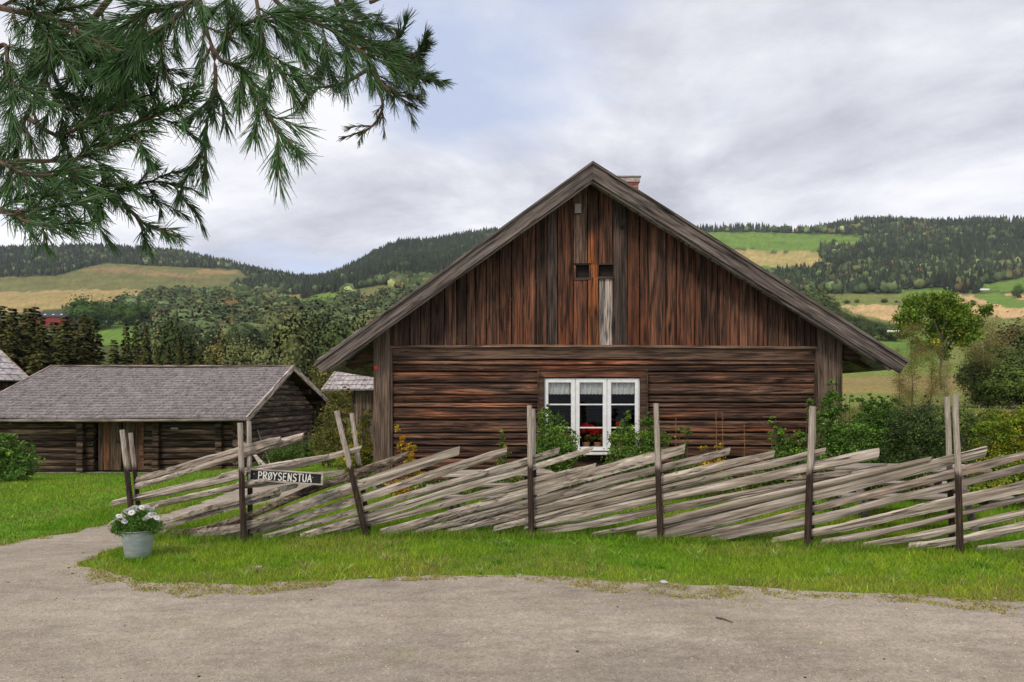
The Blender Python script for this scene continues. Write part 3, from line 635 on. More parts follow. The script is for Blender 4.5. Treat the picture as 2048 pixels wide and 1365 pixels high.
def bales(px0, px1, py, Y, lab):
    X0, X1 = xat(px0, Y), xat(px1, Y); z = zat(py, Y)
    mb = MB(); r = 0.0032 * Y * 0.5; n = max(6, int((X1 - X0) / 1.4)); pts = [(X0 + (X1 - X0) * i / n, Y, max(z, h1(X0, Y))) for i in range(n + 1)]
    mb.tube(pts, [r * (0.86 if i % 2 else 1.0) for i in range(n + 1)], 10)
    tag(mb.build('bale_row', M['white'], smooth=True), lab, 'bales')
bales(188, 214, 644, 478, 'white wrapped bale row at the left end of the small green field')
bales(308, 320, 642, 478, 'short white wrapped bale at the right end of the small green field')
bales(1775, 1812, 663, 330, 'long white wrapped bale row on the green meadow right of the cottage')
bales(1961, 1978, 580, 700, 'small white bale row at the left corner of the upper right field')

# right-hand trees
def tree_parts(seed, **kw):
    mb, V, Fc, C, Nn = broad_tree(seed, **kw)
    return [('trunk', mb.mesh('trunk', M['trunk'])), ('crown', npmesh('crown', V, Fc, [M['soft']], C, nrm=Nn))]
# the bright green tree with open middle
def umbrella_tree():
    Y = 62.0; H = 10.0; rs = np.random.RandomState(71)
    s = Y / F
    z0 = h1(xat(1880, Y), Y)
    def loc(px, py): return ((px - 1880) * s, (HZ - py) * s + EYE - z0)
    bl = []
    for px, py, r in [(1812, 640, 24), (1822, 612, 22), (1850, 606, 20), (1800, 665, 16), (1880, 612, 22), (1900, 622, 28), (1925, 640, 32), (1900, 665, 26), (1945, 655, 26), (1960, 620, 16), (1860, 690, 13), (1905, 600, 20), (1855, 597, 10), (1930, 670, 26), (1818, 680, 10), (1945, 612, 14), (1838, 695, 14), (1905, 700, 16), (1870, 650, 10), (1800, 640, 14)]:
        x, z = loc(px, py); bl.append(((x, rs.uniform(-1, 1) * 1.2, z), (r * s * 0.95, r * s * 1.1, r * s * 0.9)))
    P, ci, nc, out = clumps(bl, 26000, rs, 0.34, 0.35)
    V, Fc, C = leaves(P, 0.2, tint((0.085, 0.15, 0.018), nc, ci, rs, 0.3, 0.25, (0.17, 0.19, 0.02), 0.15), rs, 0.75)
    mb = MB()
    def pt(px, py, y=0): x, z = loc(px, py); return (x, y, z)
    mb.tube([pt(1882, 780), pt(1880, 745), pt(1884, 700), pt(1878, 668), pt(1868, 640)], [0.11, 0.09, 0.075, 0.06, 0.03], 6)
    mb.tube([pt(1884, 700), pt(1895, 675), pt(1912, 660), pt(1930, 640)], [0.07, 0.06, 0.05, 0.02], 6)
    mb.tube([pt(1882, 720), pt(1860, 680), pt(1835, 650), pt(1815, 630)], [0.06, 0.05, 0.04, 0.02], 6)
    mb.tube([pt(1880, 690), pt(1888, 650), pt(1890, 620)], [0.05, 0.04, 0.015], 5)
    mb.tube([pt(1881, 740), pt(1890, 700), pt(1900, 680), pt(1918, 655)], [0.05, 0.04, 0.03, 0.02], 5)
    return [('trunk', mb.mesh('trunk', M['trunk'])), ('crown', npmesh('crown', V, Fc, [M['leaf']], C))]
place(umbrella_tree(), 'broadleaf_tree', 'bright yellow green tree with a wide open crown right of the cottage roof', 'tree', 1880, 62, scale=1, rz=0)
# thin birches in front of it
def birch(seed, H=9, W=1.3, n=2600, base=(0.105, 0.11, 0.04), alt=(0.14, 0.105, 0.045), tm='trunk'):
    rs = np.random.RandomState(seed); rr = random.Random(seed); mb = MB()
    limbs(mb, (0, 0, -0.3), (rr.uniform(-.3, .3), 0, H), 0.055, 22, W * 1.1, seed, 0.25, 5)
    bl = [((rr.uniform(-1, 1) * W * 0.5, rr.uniform(-1, 1) * W * 0.5, H * f), (W * 0.5, W * 0.5, H * 0.09)) for f in np.linspace(0.25, 0.97, 16)]
    P, ci, nc, out = clumps(bl, n * 8, rs, 0.6, 0.3); V, Fc, C = leaves(P, 0.075, tint(base, nc, ci, rs, 0.25, 0.25, alt, 0.35), rs, 0.7)
    return [('trunk', mb.mesh('trunk', M[tm])), ('crown', npmesh('crown', V, Fc, [M['leaf']], C))]
for i, (px_, ty, Y_, W_, n_, lab, tm) in enumerate([
        (1822, 655, 38, 0.8, 1500, 'slender brownish birch just right of the roof tip', 'trunk'),
        (1800, 700, 36, 0.6, 900, 'short thin half bare birch below the roof tip', 'trunk'),
        (1862, 690, 42, 0.9, 1700, 'slim grey green birch below the bright green tree', 'trunk'),
        (1890, 720, 45, 0.8, 1100, 'low leaning half bare birch at the foot of the bright green tree', 'birch'),
        (1966, 640, 66, 1.3, 2200, 'tall birch with pale trunk at the left edge of the right hand wood', 'birch'),
        (1985, 668, 74, 1.3, 2000, 'brownish birch with pale stem inside the right hand wood', 'birch')]):
    place(birch(80 + i, 9, W_ * 1.5, n_, tm=tm), 'birch_tree', lab, 'tree', px_, Y_, ty, 9)
TP = [tree_parts(100 + k, H=8, W=3.0, n=9000, base=b_, alt=a_, leaf=0.26) for k, (b_, a_) in enumerate([((0.062, 0.09, 0.035), None), ((0.10, 0.095, 0.05), None), ((0.075, 0.12, 0.035), None)])]
for px_, ty, Y_, k, lab, sxy in [(2010, 652, 80, 1, 'brown green tree with rounded top in the right hand wood', 1.0), (2045, 640, 84, 1, 'brownish tree at the right edge of the picture behind the green clump', 1.1), (2080, 655, 78, 0, 'dark tree cut by the right edge of the picture', 1.1),
        (1988, 690, 70, 0, 'dark green tree in front of the right hand wood', 1.0), (2030, 695, 72, 0, 'dark green bushy tree low at the right picture edge', 1.1), (1950, 700, 74, 2, 'bright green small tree between the open crowned tree and the wood', 0.8),
        (1975, 722, 66, 0, 'low dark shrubby tree at the foot of the right hand wood', 1.5), (2020, 722, 64, 2, 'low green shrubby tree at the foot of the wood by the right edge', 1.6)]:
    place(TP[k], 'broadleaf_tree', lab, 'tree', px_, Y_, ty, 8, sxy=sxy)
# hedge row trees across the valley and skyline trees on the right
for hi_, (px_, ty, Y_) in enumerate(sorted([(1640, 590, 420), (1655, 600, 400), (1668, 612, 380), (1684, 622, 370), (1698, 628, 366), (1714, 630, 372), (1730, 636, 360), (1746, 640, 356), (1762, 642, 362), (1778, 646, 354), (1792, 648, 352), (1625, 570, 430), (1650, 640, 330), (1670, 648, 320), (1612, 590, 400)])):
    place(BT[R.choice([0, 1, 3])], 'broadleaf_tree', '%s tree from the left in the dark green hedge right of the cottage roof' % ORD[hi_], 'tree', px_, Y_, ty, 9, 'hedge trees along the field edge right of the cottage', sxy=1.5)
for px_, ty, Y_, lab in [(1498, 447, 1395, 'rounded tree on the ridge just left of the gap in the skyline'), (1535, 452, 1395, 'rounded lone tree in the gap of the skyline'), (1558, 454, 1395, 'small pointed tree in the gap of the skyline'), (1572, 450, 1395, 'tall thin tree at the right end of the skyline gap'), (1668, 478, 1190, 'big round tree standing in the upper green field'), (1735, 486, 1180, 'small tree at the right end of the upper green field'), (2036, 570, 640, 'lone dark conifer like tree in the upper right field'), (1846, 585, 600, 'round bush at the end of the narrow green field')]:
    place(RT, 'broadleaf_tree', lab, 'tree', px_, Y_, ty, 9, sxy=0.9)
rb = random.Random(9)
for i in range(60):   # shrubs on the valley floor
    px_ = rb.uniform(1640, 1960); Y_ = rb.uniform(420, 640)
    if 1680 < px_ < 1800 and Y_ < 620 : continue
    X = xat(px_, Y_); o = link('shrub', BT[rb.choice([0, 2, 3])]); o.location = (X, Y_, h1(X, Y_) - 1); s_c = rb.uniform(0.35, 0.6); o.scale = (s_c * 2.2, s_c * 2.2, s_c)
    tag(o, 'low green shrub on the valley floor beyond the meadow', 'shrub', 'shrubs on the valley floor')

# ------------------------------------------------------------------ grass
GP = [(x, y) for x, y in GRAVEL]
def vnoise(X, Y, sc, seed):
    """smooth value noise on arrays"""
    g = np.random.RandomState(seed).rand(256, 256); x = X * sc + 500; y = Y * sc + 500; i = np.floor(x).astype(int); j = np.floor(y).astype(int); a = x - i; b = y - j; a = a * a * (3 - 2 * a); b = b * b * (3 - 2 * b)
    G = lambda p, q: g[p % 256, q % 256]
    return (G(i, j) * (1 - a) + G(i + 1, j) * a) * (1 - b) + (G(i, j + 1) * (1 - a) + G(i + 1, j + 1) * a) * b
def grass(name, label, n, xr, yr, hmin, hmax, wdt, seed, mask=None, colA=(0.14, 0.30, 0.012), colB=(0.32, 0.40, 0.03), power=1.0, lean=0.5):
    rs = np.random.RandomState(seed)
    Y = yr[0] + (yr[1] - yr[0]) * rs.rand(n) ** power; X = xr[0] + (xr[1] - xr[0]) * rs.rand(n)
    inside = inpoly(X, Y, GP); keep = ~inside
    dx = 0.0
    keep |= inside & inpoly(X, Y + 0.13, GP) & False
    # sparse tufts just over the edge
    dn = np.clip((vnoise(X, Y, 1.6, 21) - 0.35) * 1.0 + (vnoise(X, Y, 7, 22) - 0.5) * 0.5, 0, 1) * 1.3; e = inside & (~inpoly(X, Y + dn, GP)) & (rs.rand(n) < 0.5) & (vnoise(X, Y, 11, 23) > 0.42); keep |= e
    if mask is not None: keep &= mask(X, Y)
    edgy = e[keep]; X = X[keep]; Y = Y[keep]; n = len(X); Z = hgt(X, Y)
    pn = vnoise(X, Y, 0.9, 5) * 0.6 + vnoise(X, Y, 2.3, 6) * 0.4; fn = vnoise(X, Y, 6.0, 7) * 0.6 + vnoise(X, Y, 13.0, 8) * 0.4
    H = (hmin + (hmax - hmin) * rs.rand(n) ** 2) * (0.35 + 1.5 * pn * fn + 0.3); H[edgy] *= 0.45
    near_edge = ~inpoly(X, Y - 0.55 - 0.25 * np.sin(X * 2.3), GP) if False else inpoly(X, Y - 0.45 - 0.2 * np.sin(X * 2.3), GP)
    a = rs.uniform(0, 6.283, n); wx = np.cos(a) * wdt * 0.5 * rs.uniform(0.7, 1.3, n); wy = np.sin(a) * wdt * 0.5
    lx = rs.randn(n) * H * lean; ly = rs.randn(n) * H * lean
    V = np.stack([np.stack([X - wx, Y - wy, Z - 0.003], 1), np.stack([X + wx, Y + wy, Z - 0.003], 1), np.stack([X + lx, Y + ly, Z + H], 1)], 1).reshape(-1, 3)
    mixf = np.clip(1.5 * (pn - 0.35) * (0.5 + fn) * 0.8 + 0.2 * rs.rand(n) + 0.4 * near_edge, 0, 1)[:, None]
    C = (np.array([colA]) * (1 - mixf) + np.array([colB]) * mixf) * np.exp(rs.randn(n, 1) * 0.25) * (0.72 + 0.5 * fn[:, None])
    dry = rs.rand(n) < np.where(near_edge, 0.25, 0.03) + 0.28 * (vnoise(X, Y, 1.4, 11) > 0.66); C[dry] = np.array([0.30, 0.25, 0.09]) * np.exp(rs.randn(dry.sum(), 1) * 0.2)
    Fc = np.arange(n * 3).reshape(-1, 3)
    tag(link(name, npmesh(name, V, Fc, [M['grass']], np.repeat(C, 3, 0))), label, 'grass', kind='stuff')
grass('verge_grass', 'bright green grass verge in front of the pole fence', 270000, (-5.6, 8.2), (5.3, 9.0), 0.018, 0.06, 0.007, 1)
grass('yard_grass', 'green grass in the yard behind the pole fence', 150000, (-6.0, 9.0), (9.0, 13.0), 0.03, 0.11, 0.009, 2)
grass('lawn', 'mown green lawn on the left in front of the log barn', 230000, (-18, -1.5), (7.6, 24), 0.025, 0.06, 0.016, 3, mask=lambda X, Y: (X < -4.4) | (Y > 12), power=1.25, colA=(0.135, 0.30, 0.02), colB=(0.27, 0.36, 0.03))
grass('rough_grass', 'rough olive meadow grass behind the buildings', 90000, (-22, 30), (24, 62), 0.2, 0.7, 0.06, 4, colA=(0.15, 0.165, 0.045), colB=(0.26, 0.21, 0.08), mask=lambda X, Y: ~((X > -18) & (X < -8.5) & (Y < 35)), lean=0.35)
def moss_band():
    rs = np.random.RandomState(15); n = 420000; Y = 5.0 + 3.6 * rs.rand(n); X = rs.uniform(-7.0, 8.2, n); dn = 0.06 + 0.75 * np.clip(vnoise(X, Y, 0.8, 31) * 0.6 + vnoise(X, Y, 3.0, 32) * 0.55 - 0.28, 0, 1) ** 1.1
    k = inpoly(X, Y, GP) & ~inpoly(X, Y + dn, GP); k &= rs.rand(n) < np.clip(vnoise(X, Y, 9, 33) * 1.6 - 0.35, 0.03, 1); X, Y = X[k], Y[k]; n = len(X); H = rs.uniform(0.006, 0.024, n); a = rs.uniform(0, 6.28, n); w_ = 0.006
    V = np.stack([np.stack([X - w_ * np.cos(a), Y - w_ * np.sin(a), np.full(n, 0.004)], 1), np.stack([X + w_ * np.cos(a), Y + w_ * np.sin(a), np.full(n, 0.004)], 1), np.stack([X + rs.randn(n) * H, Y + rs.randn(n) * H, 0.004 + H], 1)], 1).reshape(-1, 3)
    C = np.where(rs.rand(n, 1) < 0.55, np.array([[0.30, 0.29, 0.05]]), np.array([[0.36, 0.30, 0.12]])) * np.exp(rs.randn(n, 1) * 0.22)
    tag(link('moss', npmesh('moss', V, np.arange(n * 3).reshape(-1, 3), [M['grass']], np.repeat(C, 3, 0))), 'yellowish moss and thin grass fading into the gravel edge', 'moss', kind='stuff')
moss_band()
# tufts round the fence feet are added with the fence

# ------------------------------------------------------------------ cottage
YW, YB = 12.9, 12.4
H_ = thing('log_cottage', 'brown log cottage with steep vertical plank gable and white three part window', 'cottage', (0, 0, 0))
XL, XR = xat(746, YW), xat(1685, YW)
apX, apZ = xat(1185, YB), zat(360, YB); tlX, tlZ = xat(645, YB), zat(746, YB); trX, trZ = xat(1798, YB), zat(746, YB)
SL = (apZ - tlZ) / (apX - tlX); SR = (apZ - trZ) / (trX - apX)
def under(x): return apZ - (apX - x) * SL if x < apX else apZ - (x - apX) * SR
zB = zat(695, YW)      # lower end of the gable planks
# gable cladding
def pcol(px, f, seed):
    """plank paint-less wood colour: redder in the middle, greyer at the ends (f: 0 bottom .. 1 top)"""
    r = random.Random(seed); d = abs(px - 1230) / 420.0
    red = max(0, 1 - d * 0.9) * (1.0 - 0.75 * f) * r.uniform(0.5, 1.2)
    g = (0.086, 0.058, 0.044); q = (0.165, 0.056, 0.024)
    k = r.uniform(0.55, 1.15)
    return tuple((g[i] * (1 - min(red, 1)) + q[i] * min(red, 1)) * k for i in range(3))
eds = [778, 799, 821, 842, 862, 889, 914, 934, 952, 973, 1000, 1023, 1046, 1072, 1094, 1115, 1146, 1175, 1197, 1225, 1254, 1278, 1295, 1331, 1352, 1389, 1411, 1434, 1459, 1477, 1494, 1514, 1534, 1556, 1576, 1592, 1608, 1636]
mb = MB()
HOLES = [(1151, 1178, 531, 557), (1198, 1222, 531, 555)]
rp = random.Random(3)
for i in range(len(eds) - 1):
    a, b = eds[i], eds[i + 1]; x0, x1 = xat(a, YW) + 0.007, xat(b, YW) - 0.009; dy = rp.uniform(0, 0.022) + (0.012 if i % 2 else 0); k = rp.random()
    yf = YW - 0.03 - dy
    zt0, zt1 = under(x0) + 0.1, under(x1) + 0.1
    cuts = []
    for hx0, hx1, hy0, hy1 in HOLES:
        if hx0 < b - 2 and hx1 > a + 2: cuts.append((max(xat(hx0, YW), x0), min(xat(hx1, YW), x1), zat(hy1, YW), zat(hy0, YW)))
    segs = []
    if not cuts: segs = [(x0, x1, zB - rp.uniform(0, 0.02), None)]
    else:
        for cx0, cx1, cz0, cz1 in cuts[:1]:
            segs.append((x0, x1, zB, cz0)); segs.append((x0, x1, cz1, None))
            if cx0 > x0 + 0.02: segs.append((x0, cx0, cz0, cz1))
            if cx1 < x1 - 0.02: segs.append((cx1, x1, cz0, cz1))
    if cuts and len(cuts) > 1:
        pass
    for sx0, sx1, z0, z1 in segs:
        nz_ = 7
        vs = []; fs = []; cl = []
        for j in range(nz_ + 1):
            f = j / nz_
            za = z0 + ((under(sx0) + 0.1 if z1 is None else z1) - z0) * f; zb = z0 + ((under(sx1) + 0.1 if z1 is None else z1) - z0) * f
            fr = (0.5 * (za + zb) - zB) / (apZ - zB)
            c_ = pcol(0.5 * (a + b), fr + rp.uniform(-0.08, 0.08), i * 7)
            if a == 1175 and fr < 0.66: c_ = (0.19, 0.07, 0.025)
            if a == 1197 and z1 is not None and fr < 0.46: c_ = (0.33, 0.31, 0.29) if z0 < zB + 0.1 else c_
            if a == 1146 and fr > 0.5: c_ = (0.16, 0.11, 0.08)
            if a in (1094, 1225): c_ = (0.062, 0.048, 0.042)
            for (x, z) in ((sx0, za), (sx1, zb)):
                vs += [(x, yf, z), (x, YW + 0.02, z)]; cl += [c_, c_]
        for j in range(nz_):
            q = j * 4
            fs += [(q, q + 2, q + 6, q + 4), (q + 1, q + 5, q + 7, q + 3), (q, q + 4, q + 5, q + 1), (q + 2, q + 3, q + 7, q + 6)]
        fs += [(0, 1, 3, 2), (nz_ * 4, nz_ * 4 + 2, nz_ * 4 + 3, nz_ * 4 + 1)]
        mb.add(vs, fs, cl)
mb.build('gable_cladding', M['plank'], H_)
mb = MB(); 
for hx0, hx1, hy0, hy1 in HOLES: mb = MB(); mb.box(xat(hx0, YW) - 0.05, xat(hx1, YW) + 0.05, YW + 0.03, YW + 0.06, zat(hy1, YW) - 0.05, zat(hy0, YW) + 0.05); mb.build('vent_backing', M['dark'], H_)
mb = MB()
for hx0, hx1, hy0, hy1 in HOLES:
    mb = MB(); X0, X1, Z0, Z1 = xat(hx0, YW), xat(hx1, YW), zat(hy1, YW), zat(hy0, YW); y_ = YW - 0.066
    mb.box(X0 - 0.03, X1 + 0.03, y_, y_ + 0.02, Z0 - 0.035, Z0, (0.7, 0.7, 0.7)); mb.build('vent_trim', M['board'], H_); mb = MB(); mb.box(X0 - 0.03, X1 + 0.03, y_, y_ + 0.02, Z1, Z1 + 0.025, (0.7, 0.7, 0.7)); mb.build('vent_trim', M['board'], H_)
mb = MB(); mb.tube([at(1244.6, 455, YW - 0.056), at(1244.6, 455, YW - 0.062)], 0.035, 10); mb.build('knot_hole', M['dark'], H_)
mb = MB(); X0 = xat(1149, YW - 0.05); mb.box(X0, X0 + 0.11, YW - 0.11, YW - 0.06, zat(430, YW), zat(411, YW)); mb.box(X0 - 0.004, X0 + 0.114, YW - 0.115, YW - 0.06, zat(430, YW), zat(427, YW))
mb.build('junction_box', flat('grey_box', (0.32, 0.29, 0.25), 0.6), H_, bevel=0.006)
mb = MB(); mb.tube([at(1145, 687, YW - 0.054), at(1145, 687, YW - 0.06)], 0.03, 8); mb.build('knot_hole', M['dark'], H_)
# log wall, hewn logs with open joints, window opening left free
lrow = [690, 720, 731, 744, 767, 791, 806, 816, 841, 867, 879, 892, 917, 942, 966, 983]
wx0, wx1, wz0, wz1 = xat(1079, YW), xat(1292, YW), zat(912, YW), zat(743, YW)
xs = np.unique(np.concatenate([np.linspace(xat(772, YW), wx0, 85), np.linspace(wx0, wx1, 62), np.linspace(wx1, xat(1642, YW), 100)]))
zl = [zat(r_, YW) for r_ in lrow]
zs = []; lid = []
for k in range(len(zl) - 1):
    for q in range(12): zs.append(zl[k] + (zl[k + 1] - zl[k]) * q / 12)
zs.append(zl[-1]); zs = np.array(sorted(set(zs + [wz0, wz1]), reverse=True))
VV = []; CCc = []
lcol = []
for k in range(len(zl)):
    r = R.random(); b = R.uniform(0.6, 1.25)
    lcol.append((b * (1.0 + 0.12 * r), b, b * (1.0 - 0.05 * r)))
for z in zs:
    k = max(0, min(len(zl) - 2, sum(1 for q in zl if q > z) - 1))
    for x in xs:
        zz_ = z
        wob = 0.007 * fbm(x * 0.8, k * 3.1, 0, 2)
        t_ = (zl[k] - z) / (zl[k] - zl[k + 1]); t_ = min(max(t_, 0), 1)
        prof = (1 - abs(2 * t_ - 1) ** 7)
        d = 0.06 * prof + 0.014 * fbm(x * 0.5, z * 20, k, 4) * (0.3 + prof) + 0.006 * fbm(x * 5, z * 60, k, 2)
        VV.append((x, YW + 0.03 - d, z + wob)); cc_ = lcol[k]; s_ = 1 + 0.55 * fbm(x * 0.6, z * 9, 5, 3)
        rd = max(0, fbm(x * 0.45 + 7, z * 6, 9, 3) - 0.12) * 1.5
        CCc.append((cc_[0] * s_ * (1 + rd), cc_[1] * s_ * (1 + rd * 0.35), cc_[2] * s_, k * 0.137 % 1))
VV = np.array(VV); nx_ = len(xs); idx = np.arange(len(VV)).reshape(len(zs), nx_)
FF = []
for a in range(len(zs) - 1):
    for b in range(nx_ - 1):
        mx, mz = (xs[b] + xs[b + 1]) / 2, (zs[a] + zs[a + 1]) / 2
        if wx0 < mx < wx1 and wz0 < mz < wz1: continue
        FF.append((idx[a, b], idx[a + 1, b], idx[a + 1, b + 1], idx[a, b + 1]))
link('log_wall', npmesh('log_wall', VV, np.array(FF), [M['log']], np.clip(CCc, 0.05, 3)), H_)
# side and back walls, floor, foundation
mb = MB(); yb = 20.2
mb.box(XL + 0.02, XL + 0.22, YW + 0.04, yb, 0.15, 2.9); mb.box(XR - 0.22, XR - 0.02, YW + 0.04, yb, 0.15, 2.4); mb.box(XL + 0.22, XR - 0.22, yb - 0.2, yb, 0.15, 2.4)
mb.prism([(XL + 0.3, 2.4), (XR - 0.3, 2.4), (XR - 0.3, under(XR - 0.3)), (apX, apZ - 0.02), (XL + 0.3, under(XL + 0.3))], yb - 0.15, yb - 0.02)
mb.box(XL + 0.22, xat(1079, YW), YW + 0.06, YW + 0.2, 0.15, 2.5); mb.box(xat(1292, YW), XR - 0.22, YW + 0.06, YW + 0.2, 0.15, 2.5); mb.box(wx0, wx1, YW + 0.06, YW + 0.2, 0.15, wz0); mb.box(wx0, wx1, YW + 0.06, YW + 0.2, wz1, 2.5)
mb.build('wall', M['board'], H_)
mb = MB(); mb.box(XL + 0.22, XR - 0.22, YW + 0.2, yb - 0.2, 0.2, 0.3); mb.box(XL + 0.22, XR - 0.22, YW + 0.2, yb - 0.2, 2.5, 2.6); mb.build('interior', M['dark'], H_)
mb = MB()
for i in range(24):
    x0 = XL + (XR - XL) * i / 24; mb.box(x0, x0 + (XR - XL) / 24 - 0.02, YW + 0.0 + R.uniform(0, 0.04), YW + 0.4, -0.05, 0.15, gray(R.uniform(0.7, 1.2)))
mb.box(XL, XL + 0.3, YW + 0.4, yb, -0.3, 0.15); mb.box(XR - 0.3, XR, YW + 0.4, yb, -0.3, 0.15)
mb.build('foundation', M['stone'], H_, bevel=0.02)
# corner boards
for (a, b, yy) in ((747, 779, 0.10), (1637, 1685, 0.10)):
    x0, x1 = xat(a, YW - yy), xat(b, YW - yy); mb = MB()
    mb.prism([(x0, 0.12), (x1, 0.12), (x1, under(x1) + 0.06), (x0, under(x0) + 0.06)], YW - yy, YW - yy + 0.05, gray(R.uniform(0.9, 1.15)))
    xs_ = x0 if a < 1000 else x1 - 0.03
    mb.box(xs_, xs_ + 0.03, YW - yy + 0.05, YW + 0.15, 0.12, 2.3)
    o = mb.build('corner_board', M['vboard'], H_, bevel=0.004)
    mb = MB(); xe = x1 if a < 1000 else x0 - 0.045; mb.box(xe, xe + 0.045, YW - yy + 0.03, YW + 0.02, 0.12, zB, gray(0.8)); mb.build('corner_trim', M['vboard'], H_)
# horizontal beam under the gable planks with a drip edge
mb = MB(); xa, xb = xat(781, YW - 0.06), xat(1634, YW - 0.06)
n = 60
for (za, zb_, ya, cl) in ((zat(720, YW), zat(696, YW), YW - 0.055, 1.0), (zat(697, YW), zat(692.5, YW), YW - 0.095, 1.9)):
    vs = []; fs = []
    for i in range(n + 1):
        x = xa + (xb - xa) * i / n; dz_ = 0.010 * fbm(x * 0.9, 3 + za, 0, 3) + 0.012 * math.sin((x - xa) * 0.6)
        vs += [(x, ya, za + dz_), (x, ya, zb_ + dz_), (x, YW + 0.02, zb_ + dz_), (x, YW + 0.02, za + dz_)]
    for i in range(n):
        q = i * 4
        for j in range(4): fs.append((q + j, q + (j + 1) % 4, q + 4 + (j + 1) % 4, q + 4 + j))
    fs += [(0, 1, 2, 3), (n * 4, n * 4 + 3, n * 4 + 2, n * 4 + 1)]
    mb.add(vs, fs, gray(cl))
mb.build('gable_beam', M['board'], H_)
# roof: slabs, barge boards, inner boards, cap boards
def slopeboard(mbx, x0, z0, x1, z1, wtop, wbot, y0, y1, colr=(1, 1, 1)): mbx.add([], [], colr)
rt = 0.26  # roof build-up above the underside line (vertical)
mb = MB(); yE = yb + 0.5
for sgn, ex, sl in ((-1, tlX, SL), (1, trX, SR)):
    ez = under(ex)
    mb.prism([(apX, apZ + 0.06), (ex, ez + 0.06), (ex, ez + rt), (apX, apZ + rt)], YB + 0.03, yE)
mb.build('roof', M['shingle'], H_)
# shingle courses on top
mb = MB()
for sgn, ex in ((-1, tlX), (1, trX)):
    ez = under(ex); nC = 22
    for i in range(nC):
        f0, f1 = i / nC, (i + 1) / nC + 0.02
        xa_, za_ = apX + (ex - apX) * f0, apZ + (ez - apZ) * f0 + rt; xb_, zb_ = apX + (ex - apX) * f1, apZ + (ez - apZ) * f1 + rt
        mb.prism([(xa_, za_ + 0.006), (xb_, zb_ + 0.03), (xb_, zb_ + 0.008), (xa_, za_ - 0.01)], YB - 0.015, yE + 0.02, gray(R.uniform(0.8, 1.1)))
mb.build('roof_shingles', M['shingle'], H_)
def barge(pts, y0, y1, name, mat, cl=1.0):
    """sloping board as its own object, grain along it. pts: 4 (x,z): top inner, top outer, bottom outer, bottom inner"""
    (ax, az), (bx, bz) = pts[0], pts[1]; ang = math.atan2(bz - az, bx - ax); ca, sa = math.cos(-ang), math.sin(-ang)
    loc = [((x - ax) * ca - (z - az) * sa, (x - ax) * sa + (z - az) * ca) for x, z in pts]
    mbx = MB(); mbx.prism(loc, 0, y1 - y0, gray(cl)); o = mbx.build(name, mat, H_, bevel=0.004); o.location = (ax, y0, az); o.rotation_euler = (0, -ang, 0); return o
PB = lambda q, Y=YB: (xat(q[0], Y), zat(q[1], Y))
barge([PB((1185, 329)), PB((631, 731)), PB((645, 747)), PB((1185, 360))], YB - 0.03, YB + 0.015, 'barge_board', M['barge'], 1.0)
barge([PB((1185, 329)), PB((1814, 726)), PB((1798, 747)), PB((1185, 360))], YB - 0.03, YB + 0.015, 'barge_board', M['barge'], 0.95)
barge([PB((1185, 324)), PB((629, 727)), PB((632, 732)), PB((1185, 329.5))], YB - 0.06, YB + 0.03, 'roof_edge_board', M['barge'], 0.8)
barge([PB((1185, 324)), PB((1816, 722)), PB((1813, 727)), PB((1185, 329.5))], YB - 0.06, YB + 0.03, 'roof_edge_board', M['barge'], 0.8)
barge([PB((1185, 357)), PB((655, 734)), PB((660, 741)), PB((1185, 365))], YB + 0.02, YB + 0.05, 'soffit_board', M['barge'], 1.5)
barge([PB((1185, 357)), PB((1786, 735)), PB((1781, 742)), PB((1185, 365))], YB + 0.02, YB + 0.05, 'soffit_board', M['barge'], 1.5)
# purlin ends and wall-log consoles under the eaves
mb = MB()
def console(pts, y0, y1): mb.prism([(xat(a, YW), zat(b, YW)) for a, b in pts], y0, y1, gray(0.8))
mb = MB(); console([(1686, 672), (1722, 698), (1724, 712), (1714, 722), (1698, 722), (1686, 716)], YW - 0.02, YW + 0.2); mb.build('eave_console', M['board'], H_, bevel=0.015); mb = MB()
console([(1686, 668), (1772, 724), (1766, 736), (1752, 735), (1730, 724), (1700, 706), (1686, 700)], YW + 0.24, YW + 0.46); mb.build('eave_console', M['board'], H_, bevel=0.015); mb = MB()
console([(746, 690), (690, 722), (684, 732), (696, 738), (716, 730), (746, 722)], YW + 0.2, YW + 0.44)
mb.build('eave_console', M['board'], H_, bevel=0.015)
# chimney
yc = 15.5; mb = MB(); cx1 = xat(1277, yc); cx0 = cx1 - 0.56; zt = zat(353, yc)
mb.box(cx0, cx1, yc, yc + 0.6, 4.2, zt - 0.13); ch = mb.build('chimney', M['brick'], H_)
mb = MB(); mb.box(cx0 - 0.04, cx1 + 0.03, yc - 0.04, yc + 0.64, zt - 0.13, zt - 0.03); mb.build('chimney_cap', flat('mortar', (0.38, 0.30, 0.27), 0.9, var=0.4, scale=12), ch, bevel=0.01)
mb = MB(); mb.box(cx0 - 0.06, cx1 + 0.05, yc - 0.06, yc + 0.66, zt - 0.03, zt); mb.build('chimney_slab', M['stone'], ch, bevel=0.008)
# window
W = thing('tmp', None, None); bpy.data.objects.remove(W)
X = lambda q: xat(q, YW - 0.05); Z = lambda q: zat(q, YW - 0.05)
fr_ = MB()
